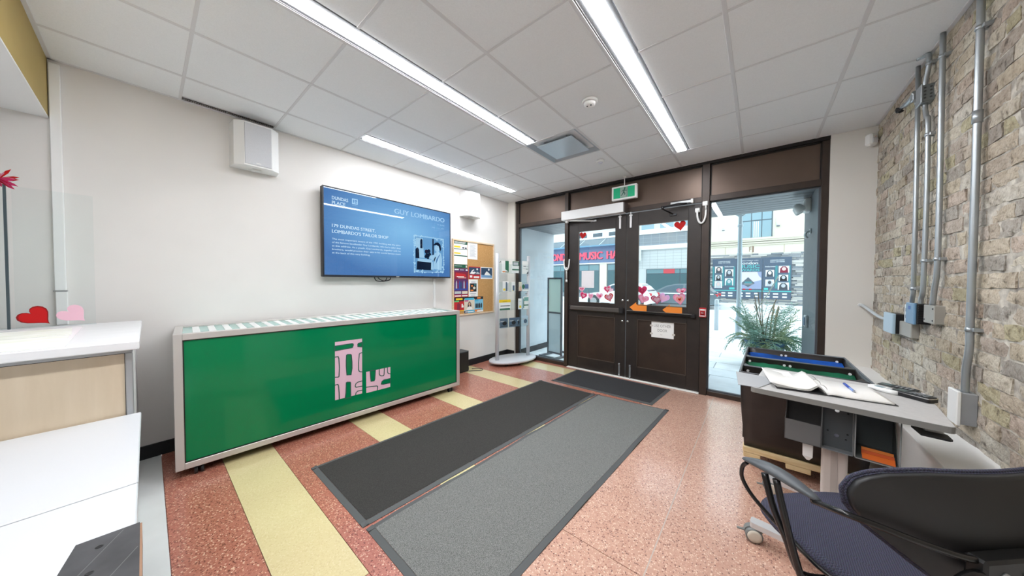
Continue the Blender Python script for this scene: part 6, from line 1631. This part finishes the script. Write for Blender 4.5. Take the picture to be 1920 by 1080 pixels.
for x0, x1 in ((-1.35, -1.0), (.6, .95), (-2.3, -1.95), (1.6, 1.95)): bslab(t, 'pilaster', x0, 3.86, x1, 9.4, 0, .06, BG)
wn = bslab(t, 'window', -.92, 3.88, .52, 6.4, -.02, .03, FRW)
for x0, x1 in ((-.87, -.42), (-.38, .04), (.08, .47)):
    for z0, z1 in ((3.93, 4.86), (4.92, 5.6)): MB().slab(x0, z0, x1, z1, .03, .036, FF, WIN).build('pane', None, wn)
for k in range(3): MB().slab(-.30 + k * .09, 3.95, -.25 + k * .09, 4.84, .036, .04, FF, M('curtain_white', (226, 236, 240), .8)).build('curtain_fold', None, wn)
bslab(t, 'window_sill', -1.0, 3.86, .6, 3.92, 0, .12, BG)
for i, x in enumerate((-1.70, .745)):
    s = MB(); s.cyl((x, 21.86, 4.5), (x, 21.86, 4.95), .085, 14); o = s.build('wall_sconce', M('sconce_white', (244, 246, 246), .4), t)
    MB().cyl((x, 21.86, 4.44), (x, 21.86, 4.50), .07, 14).build('sconce_cap', M('sconce_grey', (130, 136, 140), .5), o)
s = MB()
text(s, 'F', -.47, 3.14, .10, .28, .06, FF, M('mark_brown', (140, 110, 96), .8)); text(s, 'I', -.33, 3.10, .06, .34, .06, FF, M('mark_brown', (140, 110, 96), .8)); s.build('wall_mark', None, t)
rd = random.Random(4); stn = [M('veneer_%d' % k, c, .85) for k, c in enumerate(((158, 160, 164), (180, 178, 175), (200, 197, 192), (136, 142, 148), (214, 210, 204)))]
mb = MB(); z = .17
while z < 3.0:
    h = rd.choice((.07, .09, .12)); x = -2.7
    while x < 3.2:
        l_ = rd.uniform(.25, .8)
        if not (-2.19 < x + l_ * .5 < 1.32 and .44 < z + h * .5 < 2.78): mb.slab(x, z, min(x + l_ - .015, 3.2), z + h - .012, 0, rd.uniform(.04, .10), FF, rd.choice(stn))
        x += l_
    z += h
mb.build('stone_veneer', None, t, kind='stuff')
bslab(t, 'low_wall_face', -2.7, .1, 9, 3.02, 0, .03, M('veneer_back', (140, 144, 148), .9))
# award posters on the veneer
NV = M('poster_navy', (84, 98, 116), .6); TL = M('poster_teal', (90, 196, 192), .6); TL2 = M('poster_teal_dark', (70, 140, 146), .6); WH = M('poster_white', (238, 242, 242), .6); VIO = M('poster_violet', (214, 208, 226), .6); MIST = M('poster_mist', (150, 160, 190), .6)
FPo = door_wall(21.87)
def head(u, v, w, h, hair, sk): return [('r', WH, (u, v, u + w, v + h)), ('p', hair, [(u + .1 * w, v), (u + .9 * w, v), (u + .86 * w, v + .62 * h), (u + .66 * w, v + .94 * h), (u + .34 * w, v + .94 * h), (u + .14 * w, v + .62 * h)]), ('o', sk, (u + .5 * w, v + .56 * h, .2 * w, .26 * h))]
HR = M('poster_hair', (70, 76, 84), .6); SKN = M('poster_skin', (222, 196, 190), .6)
def award(lab, x0, x1, prints, texts):
    o = poster('street_poster', lab, x0, .46, x1, 2.77, NV, prints + [('r', TL, (0, .18, 1, .20))], texts, FPo, .0, 'poster', 'award posters on the stone veneer'); return o
lg = lambda seed: [('r', WH, (.06 + .3 * (k % 3) + .02 * ((k * seed) % 3), .04 + .07 * (k // 3), .06 + .3 * (k % 3) + .2, .075 + .07 * (k // 3))) for k in range(6)]
award('navy award poster with five portraits, behind the lamp post edge', -2.2, -1.04,
      [('r', TL2, (.0, .3, .08, .8)), ('r', TL2, (.42, .3, .5, .8)), ('r', TL2, (.88, .3, .95, .8))] + head(.11, .64, .32, .17, HR, SKN) + head(.13, .45, .26, .14, BLK, GRYP) + head(.1, .25, .32, .18, GRYP, SKN) + head(.54, .55, .34, .18, HR, GRYP) + head(.54, .32, .34, .18, TL2, GRYP) + [('r', TL, (.72, .22, .94, .27))] + lg(2),
      [('LONDON MUSIC', WH, .25, .92, .5, .025), ('HALL OF FAME', WH, .25, .885, .5, .025), ('Inductees', WH, .52, .785, .38, .035)])
award('navy poster headed London Music Awards with a dark diamond trophy', -1.03, .14,
      [('r', VIO, (.04, .36, .96, .66)), ('p', MIST, [(.04, .24), (.96, .24), (.96, .46), (.7, .42), (.55, .34), (.3, .34), (.04, .36)]), ('p', MIST, [(.8, .66), (.96, .66), (.96, .5), (.86, .56)]), ('p', FRW, [(.20, .38), (.46, .53), (.72, .38), (.46, .28)]), ('r', TL2, (.33, .38, .6, .42)), ('r', GRYP, (.30, .355, .64, .365)), ('r', RED, (.26, .21, .36, .245)), ('r', RED, (.5, .21, .6, .245))] + lg(1),
      [('2023 FOREST CITY', WH, .2, .925, .64, .022), ('London', WH, .12, .845, .7, .065), ('MUSIC', TL, .06, .755, .82, .075), ('AWARDS', TL, .04, .675, .84, .06)])
award('navy award poster with five portraits, behind the curly branch', .15, 1.33,
      [('r', TL2, (.44, .26, .52, .8)), ('r', TL2, (.90, .3, .96, .8))] + head(.10, .54, .30, .16, HR, WH) + head(.10, .31, .30, .16, GRYP, HR) + head(.56, .63, .36, .16, WINE, SKN) + head(.57, .44, .32, .14, BLK, GRYP) + head(.54, .23, .38, .17, HR, GRYP) + [('r', TL, (.05, .22, .2, .27))] + lg(4),
      [('LONDON MUSIC', WH, .26, .915, .5, .028), ('HALL OF FAME', WH, .26, .875, .5, .028), ('Inductees', WH, .08, .765, .36, .035)])
for x in (-1.045, .135):
    pass

t = thing('stone_building', 'pale stone building with a wide shop window behind the parked cars', 'building', (-4.8, 22.3, 0))
LS = M('pale_stone', (208, 211, 210), .7); LJ = M('stone_joint', (166, 170, 172), .8)
bslab(t, 'wall', -6.9, .1, -2.72, 9.5, -.4, 0, LS)
zz_ = .3
jn = MB()
for k in range(7): jn.slab(-6.9, 2.30 + k * .20, -2.72, 2.312 + k * .20, 0, .004, FF, LJ)
for k in range(9): jn.slab(-6.8 + k * .48, 2.3, -6.788 + k * .48, 3.55, 0, .004, FF, LJ)
jn.build('stone_joints', None, t)
bslab(t, 'cap_band', -6.9, 3.60, -2.72, 3.88, 0, .14, M('band_white', (240, 244, 246), .6))
gb = bslab(t, 'metal_cladding', -6.9, 3.88, -2.72, 4.66, 0, .03, M('clad_grey', (136, 144, 152), .5))
for k in range(8): MB().slab(-6.8 + k * .52, 3.9, -6.786 + k * .52, 4.64, .03, .036, FF, M('clad_joint', (170, 180, 186), .5)).build('cladding_joint', None, gb)
for z in (4.12, 4.38): MB().slab(-6.9, z, -2.72, z + .012, .03, .036, FF, M('clad_joint', (170, 180, 186), .5)).build('cladding_joint', None, gb)
bslab(t, 'upper_band', -6.9, 4.66, -2.72, 4.98, 0, .10, M('band_white', (240, 244, 246), .6))
for x in (-6.4, -5.2, -4.0): bslab(t, 'upper_window', x, 5.0, x + .8, 6.4, 0, .02, WIN)
wn = bslab(t, 'shop_window', -6.05, .75, -3.2, 2.26, -.03, .04, FRW)
for x0, x1 in ((-6.0, -4.0), (-3.94, -3.25)):
    MB().slab(x0, .80, x1, 1.92, .04, .046, FF, DWIN).build('pane', None, wn); MB().slab(x0, 1.97, x1, 2.22, .04, .046, FF, M('transom_glass', (120, 150, 156), .2)).build('pane', None, wn)
MB().slab(-4.95, 1.96, -4.28, 2.24, .046, .06, FF, M('far_red_sign', (214, 84, 92), .5)).build('red_sign', None, wn)
t2 = thing('hanging_sign', 'white double faced sign box projecting from the stone building', 'sign', (-6.5, 21.8, 3.3))
MB().box(-6.70, 21.2, 2.83, -6.35, 21.80, 3.76, .02).build('sign_box', M('sign_white', (236, 242, 244), .5), t2)
MB().box(-6.6, 21.79, 3.2, -6.45, 21.998, 3.3).build('sign_arm', FRW, t2)
s = MB(); s.slab(-6.62, 3.25, -6.45, 3.55, 0, .004, door_wall(21.2), M('sign_pink', (226, 120, 140), .5)); s.build('sign_mark', None, t2)

t = thing('music_venue', 'shop front with red capitals on a blue sign band', 'building', (-12, 22.3, 0))
bslab(t, 'wall', -18, .1, -6.92, 9.5, -.4, 0, LS)
bslab(t, 'sign_band', -18, 2.84, -6.92, 4.05, 0, .12, M('sign_blue', (112, 130, 162), .5))
s = MB(); RDL = M('sign_red_letters', (236, 84, 104), .4, emit=(244, 80, 104), es=.6)
fl_ = door_wall(21.88)
for st, x0, w_ in (('LONDON', -13.75, 2.32), ('MUSIC', -11.02, 1.86), ('HALL', -8.80, 1.45)):
    v, f, xa, xb, ya, yb = text_geo(st, 0.0); sx = w_ / (xb - xa); sy = .57 / (yb - ya)
    for q in (-2, -1, 0, 1, 2): s.add([fl_(x0 + (x - xa) * sx + q * .018, 3.10 + (y - ya) * sy, .07 + q * .001) for x, y in v], f, RDL)
    s.add([fl_(x0 + (x - xa) * sx + .05, 3.07 + (y - ya) * sy, .01) for x, y in v], f, M('sign_shadow', (40, 50, 80), .6))
s.build('sign_letters', None, t)
bslab(t, 'led_strip', -18, 2.77, -6.92, 2.815, .12, .16, M('led_white', (240, 248, 252), .3, emit=(240, 250, 255), es=.8))
cn = bslab(t, 'canopy', -18, 4.05, -6.92, 4.14, 0, .5, M('canopy_blue', (120, 160, 186), .3))
bslab(t, 'canopy_glass', -18, 4.14, -6.92, 4.66, 0, .05, M('canopy_glass', (150, 160, 166), .25))
for x in (-11.0, -9.3, -12.6): MB().tube([(x, 21.5, 4.12), (x + .35, 21.95, 4.62)], .02, 6).build('canopy_stay', M('stay_white', (226, 234, 238), .4), t)
bslab(t, 'upper_band', -18, 4.66, -6.92, 5.15, 0, .10, M('band_white', (240, 244, 246), .6))
for x in (-11.2, -9.95, -8.7): bslab(t, 'upper_window', x, 4.80, x + .75, 5.08, .10, .11, FRW)
for (x0, x1) in ((-14.2, -11.4), (-11.14, -9.43), (-8.82, -7.1)):
    wn = bslab(t, 'shop_window', x0, .5, x1, 2.72, -.03, .04, FRW)
    k_ = 2
    for i in range(k_):
        a0 = x0 + .06 + i * (x1 - x0 - .06) / k_; a1 = x0 + (i + 1) * (x1 - x0 - .06) / k_
        MB().slab(a0, .56, a1, 2.2, .04, .046, FF, DWIN).build('pane', None, wn); MB().slab(a0, 2.26, a1, 2.66, .04, .046, FF, M('transom_glass', (120, 150, 156), .2)).build('pane', None, wn)
bslab(t, 'pilaster', -9.40, .1, -8.85, 2.77, 0, .08, BG)
bslab(t, 'base_course', -18, .1, -6.92, .5, 0, .06, M('base_grey', (140, 148, 152), .7))
